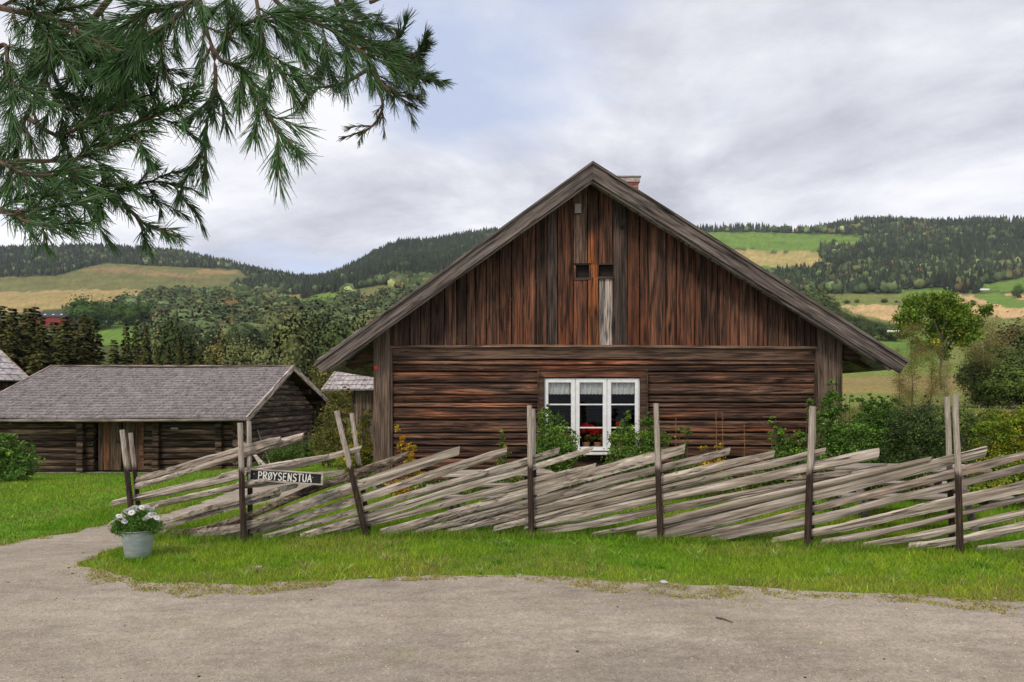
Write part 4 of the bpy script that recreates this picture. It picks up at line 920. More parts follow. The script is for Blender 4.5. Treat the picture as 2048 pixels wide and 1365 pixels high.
# brown flared surround
sur = MB(); yo = YW - 0.10
def quadboard(mbx, pts, y0, y1, c_=(1, 1, 1)): mbx.prism(pts, y0, y1, c_)
quadboard(sur, [(X(1076), Z(741)), (X(1088), Z(755)), (X(1088), Z(908)), (X(1078), Z(912))], yo, YW + 0.06, gray(0.62))
quadboard(sur, [(X(1293), Z(741)), (X(1280), Z(755)), (X(1280), Z(908)), (X(1293), Z(912))], yo, YW + 0.06, gray(0.7))
quadboard(sur, [(X(1076), Z(741)), (X(1293), Z(741)), (X(1280), Z(755)), (X(1088), Z(755))], yo + 0.003, YW + 0.06, (1.3, 0.9, 0.75))
win = sur.build('window', M['board'], H_, bevel=0.004)
mb = MB(); mb.box(X(1075), X(1294.5), yo - 0.02, yo + 0.01, Z(741.5), Z(739.5), gray(0.9)); mb.box(X(1075), X(1077), yo - 0.02, yo, Z(912), Z(741.5), gray(0.7)); mb.box(X(1292.5), X(1294.5), yo - 0.02, yo, Z(912), Z(741.5), gray(0.7)); mb.build('surround_edge', M['board'], win)
yf = YW - 0.05
mb = MB(); x0, x1, z0, z1 = X(1088.5), X(1279.5), Z(903), Z(757)
mb.box(x0, x1, yf, yf + 0.06, z1 - 0.03, z1); mb.box(x0, x0 + 0.03, yf, yf + 0.06, z0, z1 - 0.03); mb.box(x1 - 0.03, x1, yf, yf + 0.06, z0, z1 - 0.03); mb.box(x0 + 0.03, x1 - 0.03, yf, yf + 0.06, z0, z0 + 0.03)
for q in (1151, 1214): mb.box(X(q) - 0.012, X(q) + 0.012, yf + 0.004, yf + 0.06, z0 + 0.03, z1 - 0.03)
mb.build('window_frame', M['white'], win, bevel=0.004)
for pa, pb in ((1091, 1150), (1152, 1213), (1215, 1277)):
    a, b = X(pa), X(pb); ga, gb = {1091: (1096.5, 1142), 1152: (1159, 1205.5), 1215: (1222, 1269.6)}[pa]; ga, gb = X(ga), X(gb); ya = yf - 0.018
    mb = MB(); zt_, zb_ = Z(759.5), Z(901); gt, gb_ = Z(765.5), Z(894)
    mb.box(a, ga, ya, ya + 0.03, zb_, zt_); mb.box(gb, b, ya, ya + 0.03, zb_, zt_); mb.box(ga, gb, ya, ya + 0.03, gt, zt_); mb.box(ga, gb, ya, ya + 0.03, zb_, gb_)
    for zq in (809.5, 855.8): mb.box(ga, gb, ya + 0.003, ya + 0.025, Z(zq) - 0.012, Z(zq) + 0.012)
    cs = mb.build('casement', M['white'], win, bevel=0.003)
    mb = MB(); mb.box(ga, gb, ya + 0.012, ya + 0.015, gb_, gt); mb.build('pane', M['glass'], cs)
    # gathered lace valance
    mb = MB(); nn = 60; vs = []; fs = []
    for i in range(nn + 1):
        f = i / nn; x = ga - 0.02 + (gb - ga + 0.04) * f; y_ = ya + 0.075 + 0.012 * math.sin(f * 30 + pa) + 0.006 * math.sin(f * 71)
        vs += [(x, y_, Z(764)), (x, y_, Z(784)), (x, y_ + 0.002, Z(789.5) + 0.010 * abs(math.sin(f * 22)))]
    for i in range(nn): q = i * 3; fs += [(q, q + 1, q + 4, q + 3), (q + 1, q + 2, q + 5, q + 4)]
    mb.add(vs, fs); mb.build('curtain', M['lace'], win, smooth=True)
mb = MB(); mb.box(X(1086), X(1284), YW - 0.22, YW - 0.05, Z(909), Z(905)); mb.build('window_sill', M['white'], win, bevel=0.006)
mb = MB(); mb.box(X(1090), X(1280), YW + 0.02, YW + 0.34, Z(903), Z(900)); mb.build('inner_sill', M['white'], win)
mb = MB(); mb.box(X(1074), X(1296), YW - 0.075, YW + 0.02, Z(935), Z(913), gray(1.2)); mb.build('sill_board', M['board'], win, bevel=0.005)
# red marker on the corner board
mb = MB(); pc_ = at(752.5, 736, YW - 0.112); mb.tube([(pc_.x, pc_.y, pc_.z), (pc_.x, pc_.y - 0.012, pc_.z)], 0.036, 18)
tag(mb.build('marker_disc', M['redpaint'], None), 'small round red disc fixed to the left corner board of the cottage', 'marker')
# geraniums on the sill inside
def geranium(px, py, lab, s=1.0, heads=((0, 0),)):
    y_ = YW + 0.18; x = xat(px, y_); zb_ = zat(900, y_) + 0.012
    g = thing('potted_geranium', lab, 'potted plant', (x, y_, zb_))
    mb = MB(); mb.tube([(0, 0, 0), (0, 0, 0.10), (0, 0, 0.10), (0, 0, 0.125)], [0.05, 0.068, 0.074, 0.074], 16); pt_ = mb.build('pot', M['clay'], g, smooth=False)
    rs = np.random.RandomState(px); bl = [((0, 0, 0.20), (0.11, 0.09, 0.08))]; P, ci, nc, out = clumps(bl, 260, rs, 0.3, 0.6)
    V, Fc, C = leaves(P, 0.05, tint((0.06, 0.12, 0.02), nc, ci, rs, 0.25, 0.2, (0.16, 0.10, 0.03), 0.3), rs, 0.9); link('foliage', npmesh('foliage', V, Fc, [M['leaf']], C), g)
    for hx, hz in heads:
        hx_ = (hx - px) * y_ / F; hz_ = zat(hz, y_) - zb_; rs2 = np.random.RandomState(int(hx * 3)); P = rs2.randn(90, 3); P /= np.linalg.norm(P, axis=1)[:, None]; P = P * np.array([0.048, 0.042, 0.034]) * s + np.array([hx_, -0.03, hz_])
        V, Fc, C = leaves(P, 0.045, np.tile([[0.8, 0.008, 0.01]], (90, 1)) * rs2.uniform(0.7, 1.1, (90, 1)), rs2, 0.9); fh = link('flower_head', npmesh('flower_head', V, Fc, [M['petal']], C), g)
        mb = MB(); mb.tube([(0, 0, 0.12), (hx_, -0.02, hz_ - 0.02)], 0.003, 5); mb.build('stem', M['leafstem'] if 'leafstem' in M else M['twig'], g)
geranium(1127, 880, 'red geranium in a clay pot behind the left casement', 0.9, ((1127, 864), (1124, 869)))
geranium(1172, 880, 'red geranium with broad flower heads in the left half of the middle casement', 1.5, ((1170, 853), (1182, 857), (1164, 860)))
geranium(1196, 880, 'red geranium in the right half of the middle casement', 1.1, ((1186, 864), (1201, 861)))
geranium(1240, 880, 'red geranium with one round flower head behind the right casement', 1.1, ((1238, 850),))

# ------------------------------------------------------------------ long log barn on the left
def logwall(mbx, p0, p1, z0, z1, n, r, seed, proud=0.0, skip=None, ends=0.25):
    """stack of round-ish logs between two ground points"""
    rr = random.Random(seed); p0 = Vector((*p0, 0)); p1 = Vector((*p1, 0)); d = (p1 - p0); Lg = d.length; d.normalize()
    for k in range(n):
        z = z0 + (z1 - z0) * (k + 0.5) / n; hh = (z1 - z0) / n * 0.53; b = rr.uniform(0.65, 1.2) * (1.6 if rr.random() < 0.12 else 1)
        pieces = [(-ends * rr.uniform(0.7, 1.1), Lg + ends * rr.uniform(0.7, 1.1))]
        if skip and skip[2] < z < skip[3]: pieces = [(-ends, skip[0]), (skip[1], Lg + ends)]
        for a, c_ in pieces:
            ns = max(3, int((c_ - a) / 0.7)); pts = [p0 + d * (a + (c_ - a) * i / ns) + Vector((0, 0, z + 0.012 * fbm(i * 0.6, k * 2.2, seed, 2))) for i in range(ns + 1)]
            mbx.tube(pts, [hh * rr.uniform(0.92, 1.06) for _ in pts], 8, gray(b), jit=0.04, flat=r / hh)
by0, by1 = 24.0, 32.7; bxR = -8.9; bxL = -17.0; bz0, bz1 = -0.72, 1.05
B_ = thing('log_barn', 'long low dark log barn with grey shingle roof behind the lawn', 'barn')
mb = MB(); dx0, dx1 = xat(190, by0) - bxL, xat(283, by0) - bxL
logwall(mb, (bxL, by0), (bxR, by0), bz0, bz1, 9, 0.11, 1, skip=(dx0, dx1, bz0, bz1 - 0.25)); mb.build('log_wall', M['barnlog'], B_)
mb = MB(); logwall(mb, (bxR, by0), (bxR, by1), bz0, bz1 + 0.1, 9, 0.11, 2)
for k in range(7):      # gable logs get shorter
    f = (k + 0.5) / 7; z = bz1 + 0.1 + 1.45 * (k + 0.5) / 7; ya, yb2 = by0 + 4.2 * f - 0.15, by1 - 3.6 * f + 0.15
    mb.tube([(bxR, ya + (yb2 - ya) * i / 6, z) for i in range(7)], 0.115, 8, gray(R.uniform(0.7, 1.2)), jit=0.05)
mb.build('gable_wall', M['barnlogy'], B_)
mb = MB(); logwall(mb, (bxL, by0), (bxL, by1), bz0, bz1 + 0.1, 9, 0.11, 3); logwall(mb, (bxL, by1), (bxR, by1), bz0, bz1 + 0.1, 9, 0.11, 4); mb.build('back_wall', M['barnlog'], B_)
# middle cross-wall log ends showing on the front
for px_ in (168, 318, 443):
    mb = MB(); x = xat(px_, by0)
    for k in range(9): mb.box(x - 0.11, x + 0.11, by0 - 0.30 + R.uniform(0, 0.06), by0, bz0 + (bz1 - bz0) * k / 9 + 0.012, bz0 + (bz1 - bz0) * (k + 1) / 9 - 0.012, gray(R.uniform(0.6, 1.1)))
    mb.build('log_ends', M['barnlog'], B_, bevel=0.03)
# door of vertical boards, darker gap
mb = MB(); xx = [196, 206, 220, 243, 246, 262, 276, 288]; 
cl = [(0.7, .65, 0.6), (1.25, 0.75, 0.5), (0.8, .75, 0.65), None, (0.9, .8, 0.7), (0.6, .55, 0.5), (1.0, .7, 0.5)]
for a, b, c_ in zip(xx[:-1], xx[1:], cl):
    if c_: mb.box(xat(a, by0 - 0.1) + 0.01, xat(b, by0 - 0.1) - 0.01, by0 - 0.10, by0 - 0.06, bz0 + 0.05, bz1 - 0.12, c_)
dr = mb.build('door', M['vboard'], B_)
mb = MB(); mb.box(xat(232, by0 - .12), xat(244, by0 - .12), by0 - 0.13, by0 - 0.10, zat(886, by0), zat(880, by0)); mb.build('handle', M['metal'], dr)
mb = MB(); mb.box(bxL - 0.3, bxR + 0.3, by0 - 0.12, by0 + 0.12, bz0 - 0.3, bz0 - 0.02); 
mb.box(xat(140, by0 - .3), xat(172, by0 - .3), by0 - 0.5, by0 - 0.12, bz0 - 0.25, bz0 - 0.05)
mb.build('foundation', M['stone'], B_)
# roof of overlapping shingle courses
rY0, rZ0, rYr, rZr, rY1, rZ1 = 23.3, 1.02, 28.2, 2.86, 34.3, 1.38; rXL, rXR = -17.55, -8.35
mb = MB(); NC = 21
for (ya, za, yb3, zb3) in ((rY0, rZ0, rYr, rZr), (rY1, rZ1, rYr, rZr)):
    for i in range(NC):
        f0, f1 = i / NC, (i + 1) / NC
        y_0, y_1 = ya + (yb3 - ya) * f0, ya + (yb3 - ya) * (f1 + 0.012); z_0, z_1 = za + (zb3 - za) * f0, za + (zb3 - za) * (f1 + 0.012)
        ns = 46; 
        for j in range(ns):
            x_0 = rXL + (rXR - rXL) * j / ns; x_1 = rXL + (rXR - rXL) * (j + 1) / ns; q = R.uniform(0, 0.012); sag = -0.05 * math.sin(math.pi * (j + .5) / ns) * f0
            sa_ = 0.035 * math.sin(j * 0.21 + 1) * (1 - f0) * 0.4 + sag; g_ = R.uniform(0.62, 0.80)
            mb.add([(x_0, y_0, z_0 + 0.045 + q + sa_), (x_1 - 0.004, y_0, z_0 + 0.045 + q + sa_), (x_1 - 0.004, y_1, z_1 + 0.004 + sa_), (x_0, y_1, z_1 + 0.004 + sa_), (x_0, y_0, z_0 - 0.01 + sa_), (x_1 - 0.004, y_0, z_0 - 0.01 + sa_)], [(0, 1, 2, 3), (0, 4, 5, 1)], gray(g_))
mb.build('roof', M['shingle'], B_)
mb = MB()   # roof deck under the shingles
mb.add([(rXL, rY0 + 0.04, rZ0 - 0.03), (rXR, rY0 + 0.04, rZ0 - 0.03), (rXR, rYr, rZr - 0.08), (rXL, rYr, rZr - 0.08), (rXL, rY1, rZ1 - 0.03), (rXR, rY1, rZ1 - 0.03)], [(0, 1, 2, 3), (3, 2, 5, 4)], gray(0.8)); mb.build('roof_deck', M['barnlog'], B_)
for nm, xq in (('barge_board', rXR), ('barge_board', rXL)):
    for (ya, za, yb3, zb3) in ((rY0 - 0.05, rZ0 - 0.02, rYr, rZr + 0.0), (rY1 + 0.05, rZ1 - 0.02, rYr, rZr + 0.0)):
        ang = math.atan2(zb3 - za, yb3 - ya); Lb = math.hypot(zb3 - za, yb3 - ya)
        mb = MB(); mb.add([(0, 0, -0.14), (Lb, 0, -0.14), (Lb, 0, 0.07), (0, 0, 0.07), (0, 0.05, -0.14), (Lb, 0.05, -0.14), (Lb, 0.05, 0.07), (0, 0.05, 0.07)], [(0, 1, 2, 3), (4, 7, 6, 5), (0, 4, 5, 1), (1, 5, 6, 2), (2, 6, 7, 3), (3, 7, 4, 0)], gray(3.4 if xq == rXR else 2.4))
        o = mb.build(nm, M['barge'], B_, bevel=0.005)
        dv = Vector((0, yb3 - ya, zb3 - za)).normalized(); xv = Vector((1, 0, 0)); nv = dv.cross(xv) if yb3 > ya else xv.cross(dv)
        nv = Vector((0, -dv.z, dv.y)) if yb3 > ya else Vector((0, dv.z, -dv.y))
        o.matrix_local = Matrix(((dv.x, 1, nv.x, xq - 0.01), (dv.y, 0, nv.y, ya), (dv.z, 0, nv.z, za), (0, 0, 0, 1)))
mb = MB(); mb.box(rXL, rXR, rYr - 0.09, rYr + 0.09, rZr + 0.0, rZr + 0.06, gray(2.0)); mb.build('ridge_board', M['barge'], B_, bevel=0.01)
mb = MB(); mb.tube([(rXL, rY0 - 0.03, rZ0 - 0.07), (-13, rY0 - 0.03, rZ0 - 0.08), (rXR, rY0 - 0.03, rZ0 - 0.05)], 0.045, 8, gray(2.0)); mb.build('eave_pole', M['barge'], B_, smooth=True)
for zz_, yy_ in ((2.35, 27.2), (1.75, 25.6), (1.95, 31.0), (1.5, 33.0)):   # purlins poking out of the gable
    mb = MB(); mb.tube([(bxR - 0.5, yy_, zz_), (rXR - 0.1, yy_, zz_)], 0.12, 8, gray(0.9)); mb.build('purlin', M['barnlog'], B_)
# poles leaning on the barn gable
for k, (a, b, ya, yb4, lab) in enumerate([((502, 826), (541, 934), 26.5, 24.2, 'long thin pole leaning on the barn gable from roof to grass'), ((478, 865), (520, 930), 24.6, 22.6, 'short pole leaning steeply beside the barn corner'), ((470, 870), (538, 948), 24.4, 22.2, 'thicker board leaning at the barn corner behind the sign')]):
    mb = MB(); pa_, pb_ = at(a[0], a[1], ya), at(b[0], b[1], yb4); pb_.z = max(pb_.z, h1(pb_.x, pb_.y) - 0.02); mb.tube([pa_, (pa_ + pb_) / 2, pb_], [0.022 if k < 2 else 0.05] * 3, 7, gray(1.0)); tag(mb.build('leaning_pole', M['dry'], None), lab, 'pole')
mb = MB(); x0 = xat(341, by0 - 0.16); mb.box(x0, x0 + 0.24, by0 - 0.15, by0 - 0.12, zat(859, by0), zat(855, by0)); tag(mb.build('sign_plate', flat('pale_plate', (0.3, 0.32, 0.28)), None), 'tiny pale plate on the barn wall under the eave', 'plate')

# ------------------------------------------------------------------ building cut by the left edge, small shed by the cottage
S_ = thing('log_storehouse', 'pale shingled roof corner of a log building at the left picture edge', 'building')
yq = 31.0
def roofslope(par, P0, P1, P2, P3, nC, nS, gcol, seed):
    """P0,P1 eave left/right; P2,P3 ridge right/left"""
    rr = random.Random(seed); mbx = MB(); P0, P1, P2, P3 = map(Vector, (P0, P1, P2, P3)); nrm = (P1 - P0).cross(P3 - P0).normalized()
    if nrm.z < 0: nrm = -nrm
    for i in range(nC):
        f0, f1 = i / nC, min(1, (i + 1) / nC + 0.03); a, b = P0.lerp(P3, f0), P1.lerp(P2, f0); c_, d = P0.lerp(P3, f1), P1.lerp(P2, f1)
        for j in range(nS):
            g0, g1 = j / nS, (j + 1) / nS - 0.06 / nS; q = rr.uniform(0, 0.015); up = nrm * (0.03 + q)
            v = [a.lerp(b, g0) + up, a.lerp(b, g1) + up, c_.lerp(d, g1) + nrm * 0.004, c_.lerp(d, g0) + nrm * 0.004, a.lerp(b, g0) - nrm * 0.02, a.lerp(b, g1) - nrm * 0.02]
            mbx.add(v, [(0, 1, 2, 3), (0, 4, 5, 1)], gray(rr.uniform(0.8, 1.15) * gcol))
    return mbx.build('roof', M['shingle'], par)
e1 = at(62, 763, yq); ea = math.radians(72); ev = Vector((math.cos(ea), math.sin(ea), 0)); uv = Vector((-math.sin(ea), math.cos(ea), 0))
e0 = e1 - ev * 11; r1 = e1 + uv * 3.2 + Vector((0, 0, 2.3)); r0 = r1 - ev * 11
roofslope(S_, e0, e1, r1, r0, 9, 30, 1.3, 5)
mb = MB(); mb.tube([e1 + ev * 0.03, e1.lerp(r1, .5) + ev * 0.03, r1 + ev * 0.03], 0.08, 4, gray(2.4)); mb.build('barge_board', M['barge'], S_)
b1 = e1 + uv * 6.4; b0 = e0 + uv * 6.4
mb = MB(); mb.add([b0, b1, r1, r0], [(0, 1, 2, 3)]); mb.build('roof_back', M['shingle'], S_)
wa = [e1 + uv * 0.6 - ev * 0.4, e0 + uv * 0.6 + ev * 0.4, e0 + uv * 5.8 + ev * 0.4, e1 + uv * 5.8 - ev * 0.4]; zg = h1(e1.x, e1.y) - 0.2
mb = MB()
for k_ in range(4): logwall(mb, wa[k_][:2], wa[(k_ + 1) % 4][:2], zg, e1.z + 0.2, 13, 0.11, 8 + k_)
mb.build('log_wall', M['barnlog'], S_)
for sg_ in (0, 1): mb = MB(); q0 = (wa[0], wa[1])[sg_]; q1 = (wa[3], wa[2])[sg_]; mb.add([Vector((q0.x, q0.y, e1.z + .2)), Vector((q1.x, q1.y, e1.z + .2)), (q0 + q1) / 2 + Vector((0, 0, r1.z - e1.z - 0.1))], [(0, 1, 2)]); mb.build('gable', M['barnlog'], S_)

T_ = thing('small_shed', 'small brown plank shed with pale shingle roof left of the cottage corner', 'shed')
ys = 21.5
e0, e1 = at(645, 781, ys), at(815, 779, ys); r0_, r1_ = Vector((e0.x, ys + 1.9, 0)), Vector((e1.x, ys + 1.9, 0))
r0_ = at(683, 728, ys + 1.9); r0_.x = e0.x + 0.12; r1_ = Vector((e1.x, r0_.y, r0_.z))
roofslope(T_, e0, e1, r1_, r0_, 6, 16, 1.25, 6)
mb = MB(); mb.tube([e0, r0_], 0.05, 5, gray(2.8)); mb.build('barge_board', M['barge'], T_)
mb = MB(); zg = h1(xat(707, ys + .3), ys) - 0.1; 
xw0, xw1 = xat(704, ys + 0.3), xat(815, ys + 0.3)
for i in range(16):
    a = xw0 + (xw1 - xw0) * i / 16; mb.box(a + 0.004, a + (xw1 - xw0) / 16 - 0.004, ys + 0.30 + R.uniform(0, 0.02), ys + 0.34, zg, e0.z + 0.05, gray(R.uniform(0.7, 1.3)))
for i in range(18):
    a = ys + 0.34 + 3.0 * i / 18; mb.box(xw0, xw0 + 0.03, a, a + 3.0 / 18 - 0.008, zg, e0.z + 0.1, gray(R.uniform(0.6, 1.1)))
mb.build('wall', M['vboard'], T_)
mb = MB(); mb.add([(e0.x, ys + 3.8, e0.z), (e1.x, ys + 3.8, e1.z), r1_, r0_], [(0, 1, 2, 3)], gray(1)); mb.build('roof_back', M['shingle'], T_)
mb = MB(); mb.prism([(xw0 - 0.35, e0.z - 0.02), (xw0, e0.z - 0.3), (xw0 + 0.05, e0.z - 0.3), (xw0 + 0.05, e0.z + 0.05)], ys + 0.36, ys + 0.5, gray(0.7)); mb.build('eave_bracket', M['vboard'], T_)
# curled branch lying on the shed roof
mb = MB(); pts = [at(711, 745, ys + 0.8), at(713, 738, ys + 0.8), at(722, 735, ys + 0.85), at(732, 738, ys + 0.8), at(742, 743, ys + 0.7), at(750, 743, ys + 0.7)]
mb.tube([q + Vector((0, 0, 0.02)) for q in pts], [0.02, 0.035, 0.04, 0.035, 0.03, 0.03], 7, gray(0.8)); tag(mb.build('crooked_branch', M['bark'], None, smooth=True), 'dark crooked branch lying on the small shed roof', 'branch')

# ------------------------------------------------------------------ pole fence
FN = thing('pole_fence', 'weathered grey slanting split rail fence between paired dark posts', 'fence')
fpx = np.array([150, 262, 487, 737, 1063, 1321, 1614, 1922, 2250.]); fY = np.array([8.95, 8.8, 8.35, 8.7, 8.75, 8.5, 8.14, 7.78, 7.45])
def fd(px): return float(np.interp(px, fpx, fY))
def post(px0, py0, px1, wpx, off, wtop=None, base=None):
    Y = fd(px1) + off; tp = at(px0, py0, Y); bx = xat(px1, Y); r = wpx * Y / F / 2
    mb = MB(); pts = []; n = 9
    for i in range(n + 1):
        f = i / n; pts.append(Vector((bx, 0, -0.12)).lerp(Vector((tp.x, 0, tp.z)), f) + Vector((0.006 * fbm(f * 3, px0, 0, 2), Y, 0)))
    q = pts[0].copy(); q.z = 0; pts = [p_ - Vector((bx, Y, 0)) for p_ in pts]
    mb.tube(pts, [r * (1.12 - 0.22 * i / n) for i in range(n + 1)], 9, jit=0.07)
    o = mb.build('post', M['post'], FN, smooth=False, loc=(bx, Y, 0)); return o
OF = 0.085
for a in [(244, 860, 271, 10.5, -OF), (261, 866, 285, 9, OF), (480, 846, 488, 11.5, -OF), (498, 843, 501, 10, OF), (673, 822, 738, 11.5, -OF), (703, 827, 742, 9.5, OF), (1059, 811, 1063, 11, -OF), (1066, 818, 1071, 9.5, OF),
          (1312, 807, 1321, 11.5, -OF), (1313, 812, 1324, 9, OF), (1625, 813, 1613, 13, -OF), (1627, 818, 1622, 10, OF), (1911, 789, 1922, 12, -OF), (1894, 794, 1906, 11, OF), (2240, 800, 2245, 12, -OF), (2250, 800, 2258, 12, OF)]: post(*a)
RAILS = [  # picture points along the rail, thickness, kind
 ([(273, 960), (400, 922), (560, 880)], 13, 0), ([(271, 973), (440, 925), (606, 873)], 14, 0), ([(224, 1007), (360, 975), (493, 949)], 13, 0),
 ([(470, 972), (560, 962), (688, 944)], 13, 0), ([(440, 952), (540, 935), (654, 913)], 11, 0), ([(500, 955), (600, 934), (655, 918), (722, 897)], 10, 1),
 ([(246, 1024), (290, 1014), (480, 970), (560, 955)], 11, 0), ([(312, 1046), (480, 1001), (595, 971)], 10, 0), ([(310, 1058), (400, 1030), (480, 1008), (560, 990)], 8, 0),
 ([(322, 1088), (400, 1062), (490, 1035), (610, 985), (704, 951), (816, 911)], 14, 2), ([(368, 1094), (490, 1055), (660, 993), (760, 955), (919, 902)], 19, 0),
 ([(445, 1086), (560, 1052), (726, 1001), (884, 942), (1013, 903)], 15, 0), ([(524, 1080), (726, 1017), (884, 972), (1053, 923), (1118, 902)], 12, 0),
 ([(600, 1076), (739, 1030), (845, 997), (950, 961), (1056, 937), (1186, 898)], 13, 0), ([(673, 1064), (747, 1046), (858, 1017), (950, 988), (1120, 948), (1190, 934)], 12, 0),
 ([(760, 1070), (884, 1030), (1056, 980), (1200, 938), (1369, 898)], 18, 0), ([(823, 1068), (924, 1041), (1056, 1001), (1200, 960), (1315, 929), (1459, 903)], 15, 0),
 ([(896, 1063), (1056, 1022), (1180, 990), (1315, 960), (1430, 932), (1548, 908)], 19, 0), ([(987, 1058), (1120, 1026), (1315, 981), (1450, 946), (1537, 928), (1650, 903)], 13, 0),
 ([(1050, 1052), (1180, 1024), (1315, 997), (1450, 972), (1560, 946), (1757, 908)], 19, 0), ([(1078, 1067), (1200, 1042), (1315, 1019), (1537, 975), (1640, 952), (1772, 934)], 13, 0),
 ([(1184, 1076), (1315, 1053), (1454, 1013), (1600, 985), (1707, 960), (1860, 919)], 14, 0), ([(1273, 1078), (1350, 1062), (1454, 1037), (1610, 1003), (1765, 963), (1972, 902)], 22, 0),
 ([(1365, 1084), (1482, 1053), (1619, 1020), (1765, 985), (1912, 946), (2050, 910)], 15, 3), ([(1421, 1090), (1619, 1042), (1765, 1006), (1912, 969), (2110, 920)], 15, 0),
 ([(1543, 1087), (1707, 1051), (1800, 1030), (1912, 1004), (2150, 950)], 19, 0), ([(1642, 1094), (1765, 1067), (1912, 1031), (2170, 968)], 12, 0),
 ([(1724, 1099), (1824, 1073), (1912, 1057), (2200, 992)], 13, 0), ([(1815, 1102), (1912, 1081), (2210, 1018)], 17, 0), ([(1953, 1105), (2048, 1085), (2260, 1040)], 15, 0), ([(2005, 1116), (2100, 1100), (2260, 1068)], 12, 0),
 ([(1560, 958), (1640, 955), (1700, 945)], 8, 0), ([(1300, 1076), (1390, 1060), (1500, 1030)], 9, 0)]
def crom(pts, n):
    P = [pts[0] * 2 - pts[1]] + pts + [pts[-1] * 2 - pts[-2]]; out = []
    cum = [0]
    for a, b in zip(pts[:-1], pts[1:]): cum.append(cum[-1] + (b - a).length)
    for i in range(n + 1):
        s = cum[-1] * i / n; k = 0
        while k < len(cum) - 2 and s > cum[k + 1]: k += 1
        t_ = (s - cum[k]) / (cum[k + 1] - cum[k]); p0, p1, p2, p3 = P[k:k + 4]
        out.append(0.5 * ((2 * p1) + (p2 - p0) * t_ + (2 * p0 - 5 * p1 + 4 * p2 - p3) * t_ * t_ + (3 * p1 - p0 - 3 * p2 + p3) * t_ ** 3))
    return out
rk = random.Random(21)
def straighten(pp):
    (a0, b0), (a1, b1) = pp[0], pp[-1]; return [(a, b * 0.2 + 0.8 * (b0 + (b1 - b0) * (a - a0) / (a1 - a0))) for a, b in pp]
for ri, (pp, th, kd) in enumerate(RAILS):
    off = (ri % 3 - 1) * 0.022
    pp = straighten(pp) if kd != 2 else pp
    P3 = [at(a, b, fd(a) + off) for a, b in pp]; P3 = [Vector((q.x, q.y, max(q.z, 0.035))) for q in P3]
    A, B = P3[0], P3[-1]; n = 40; cur = crom(P3, n); sdb = rk.uniform(0, 90); cur = [q + Vector((0, 0.004 * fbm(i * 0.12, sdb, 0, 2), 0.004 * fbm(i * 0.11, sdb, 3, 2) * min(1, i / 4, (n - i) / 4))) for i, q in enumerate(cur)]
    xa = (B - A).normalized(); ya = Vector((0, 0, 1)).cross(xa).normalized(); za = xa.cross(ya)
    MT = Matrix((xa, ya, za)).transposed()
    loc = [MT.transposed() @ (q - A) for q in cur]; mean = fd(pp[len(pp) // 2][0]); hh = th * mean / F / 2 * 1.2; k = 10
    ph = rk.uniform(0, 6); vs = []; fs = []; cl = []; sd2 = rk.uniform(0, 50); gcol = rk.uniform(0.78, 1.15); wcol = rk.uniform(0.94, 1.03)
    # split-log profile: one flat-ish face, sharp ridges
    prof = []
    for j in range(k):
        a = 2 * math.pi * j / k; a += 0.0 if kd == 2 else 0.314; r_ = 1.0 if kd == 2 else (1.0 / max(abs(math.cos(a)), abs(math.sin(a))) ** 0.8) * (1 + 0.10 * math.sin(3 * a + ph * 2)); prof.append((math.cos(a) * r_, math.sin(a) * r_ + (0 if kd == 2 else 0.25 * math.sin(ph) * math.cos(a))))
    mzp = max(abs(q[1]) for q in prof)
    tl, tr_ = rk.uniform(0.65, 0.98), rk.uniform(0.7, 0.98)
    for i, q in enumerate(loc):
        f = i / n; tp = min(1, tl + (1 - tl) * f * 6) * min(1, tr_ + (1 - tr_) * (1 - f) * 7) * (0.93 + 0.14 * math.sin(f * 5 + ph))
        for j, (cy, cz) in enumerate(prof):
            jn = 1 + 0.20 * fbm(f * 7, j * 1.7, sd2, 3) + 0.05 * rk.uniform(-1, 1); slant = 0.02 * cz * (1 if i in (0, n) else 0)
            vs.append((q.x + slant, q.y + cy * min(hh * 0.62, 0.036) * tp * jn, q.z + cz / mzp * hh * tp * jn)); 
            g_ = gcol * (1.12 if j in (2, 3) else 1) * (1 + 0.35 * fbm(f * 4, j * 0.9, sd2 + 3, 3)); fl_ = kd == 3 and fbm(f * 16, j * 0.5, 3, 3) > 0.08; g_ *= 1.5 if fl_ else 1; cl.append((g_ * (1.05 if fl_ else 1), g_ * (0.93 if fl_ else 0.985) * (wcol * .3 + .7), g_ * (0.86 if fl_ else 0.955) * wcol))
    for i in range(n):
        for j in range(k): fs.append((i * k + j, i * k + (j + 1) % k, (i + 1) * k + (j + 1) % k, (i + 1) * k + j))
    fs += [tuple(reversed(range(k))), tuple(n * k + j for j in range(k))]
    mb = MB(); mb.add(vs, fs, cl); o = mb.build('rail', M['bark'] if kd == 2 else M['rail'], FN, smooth=False)
    o.matrix_local = MT.to_4x4(); o.location = A
    if kd == 2: o['label'] = 'round rail still covered in dark bark'
    if kd == 3: o['label'] = 'rail with flaking pale bark patches'
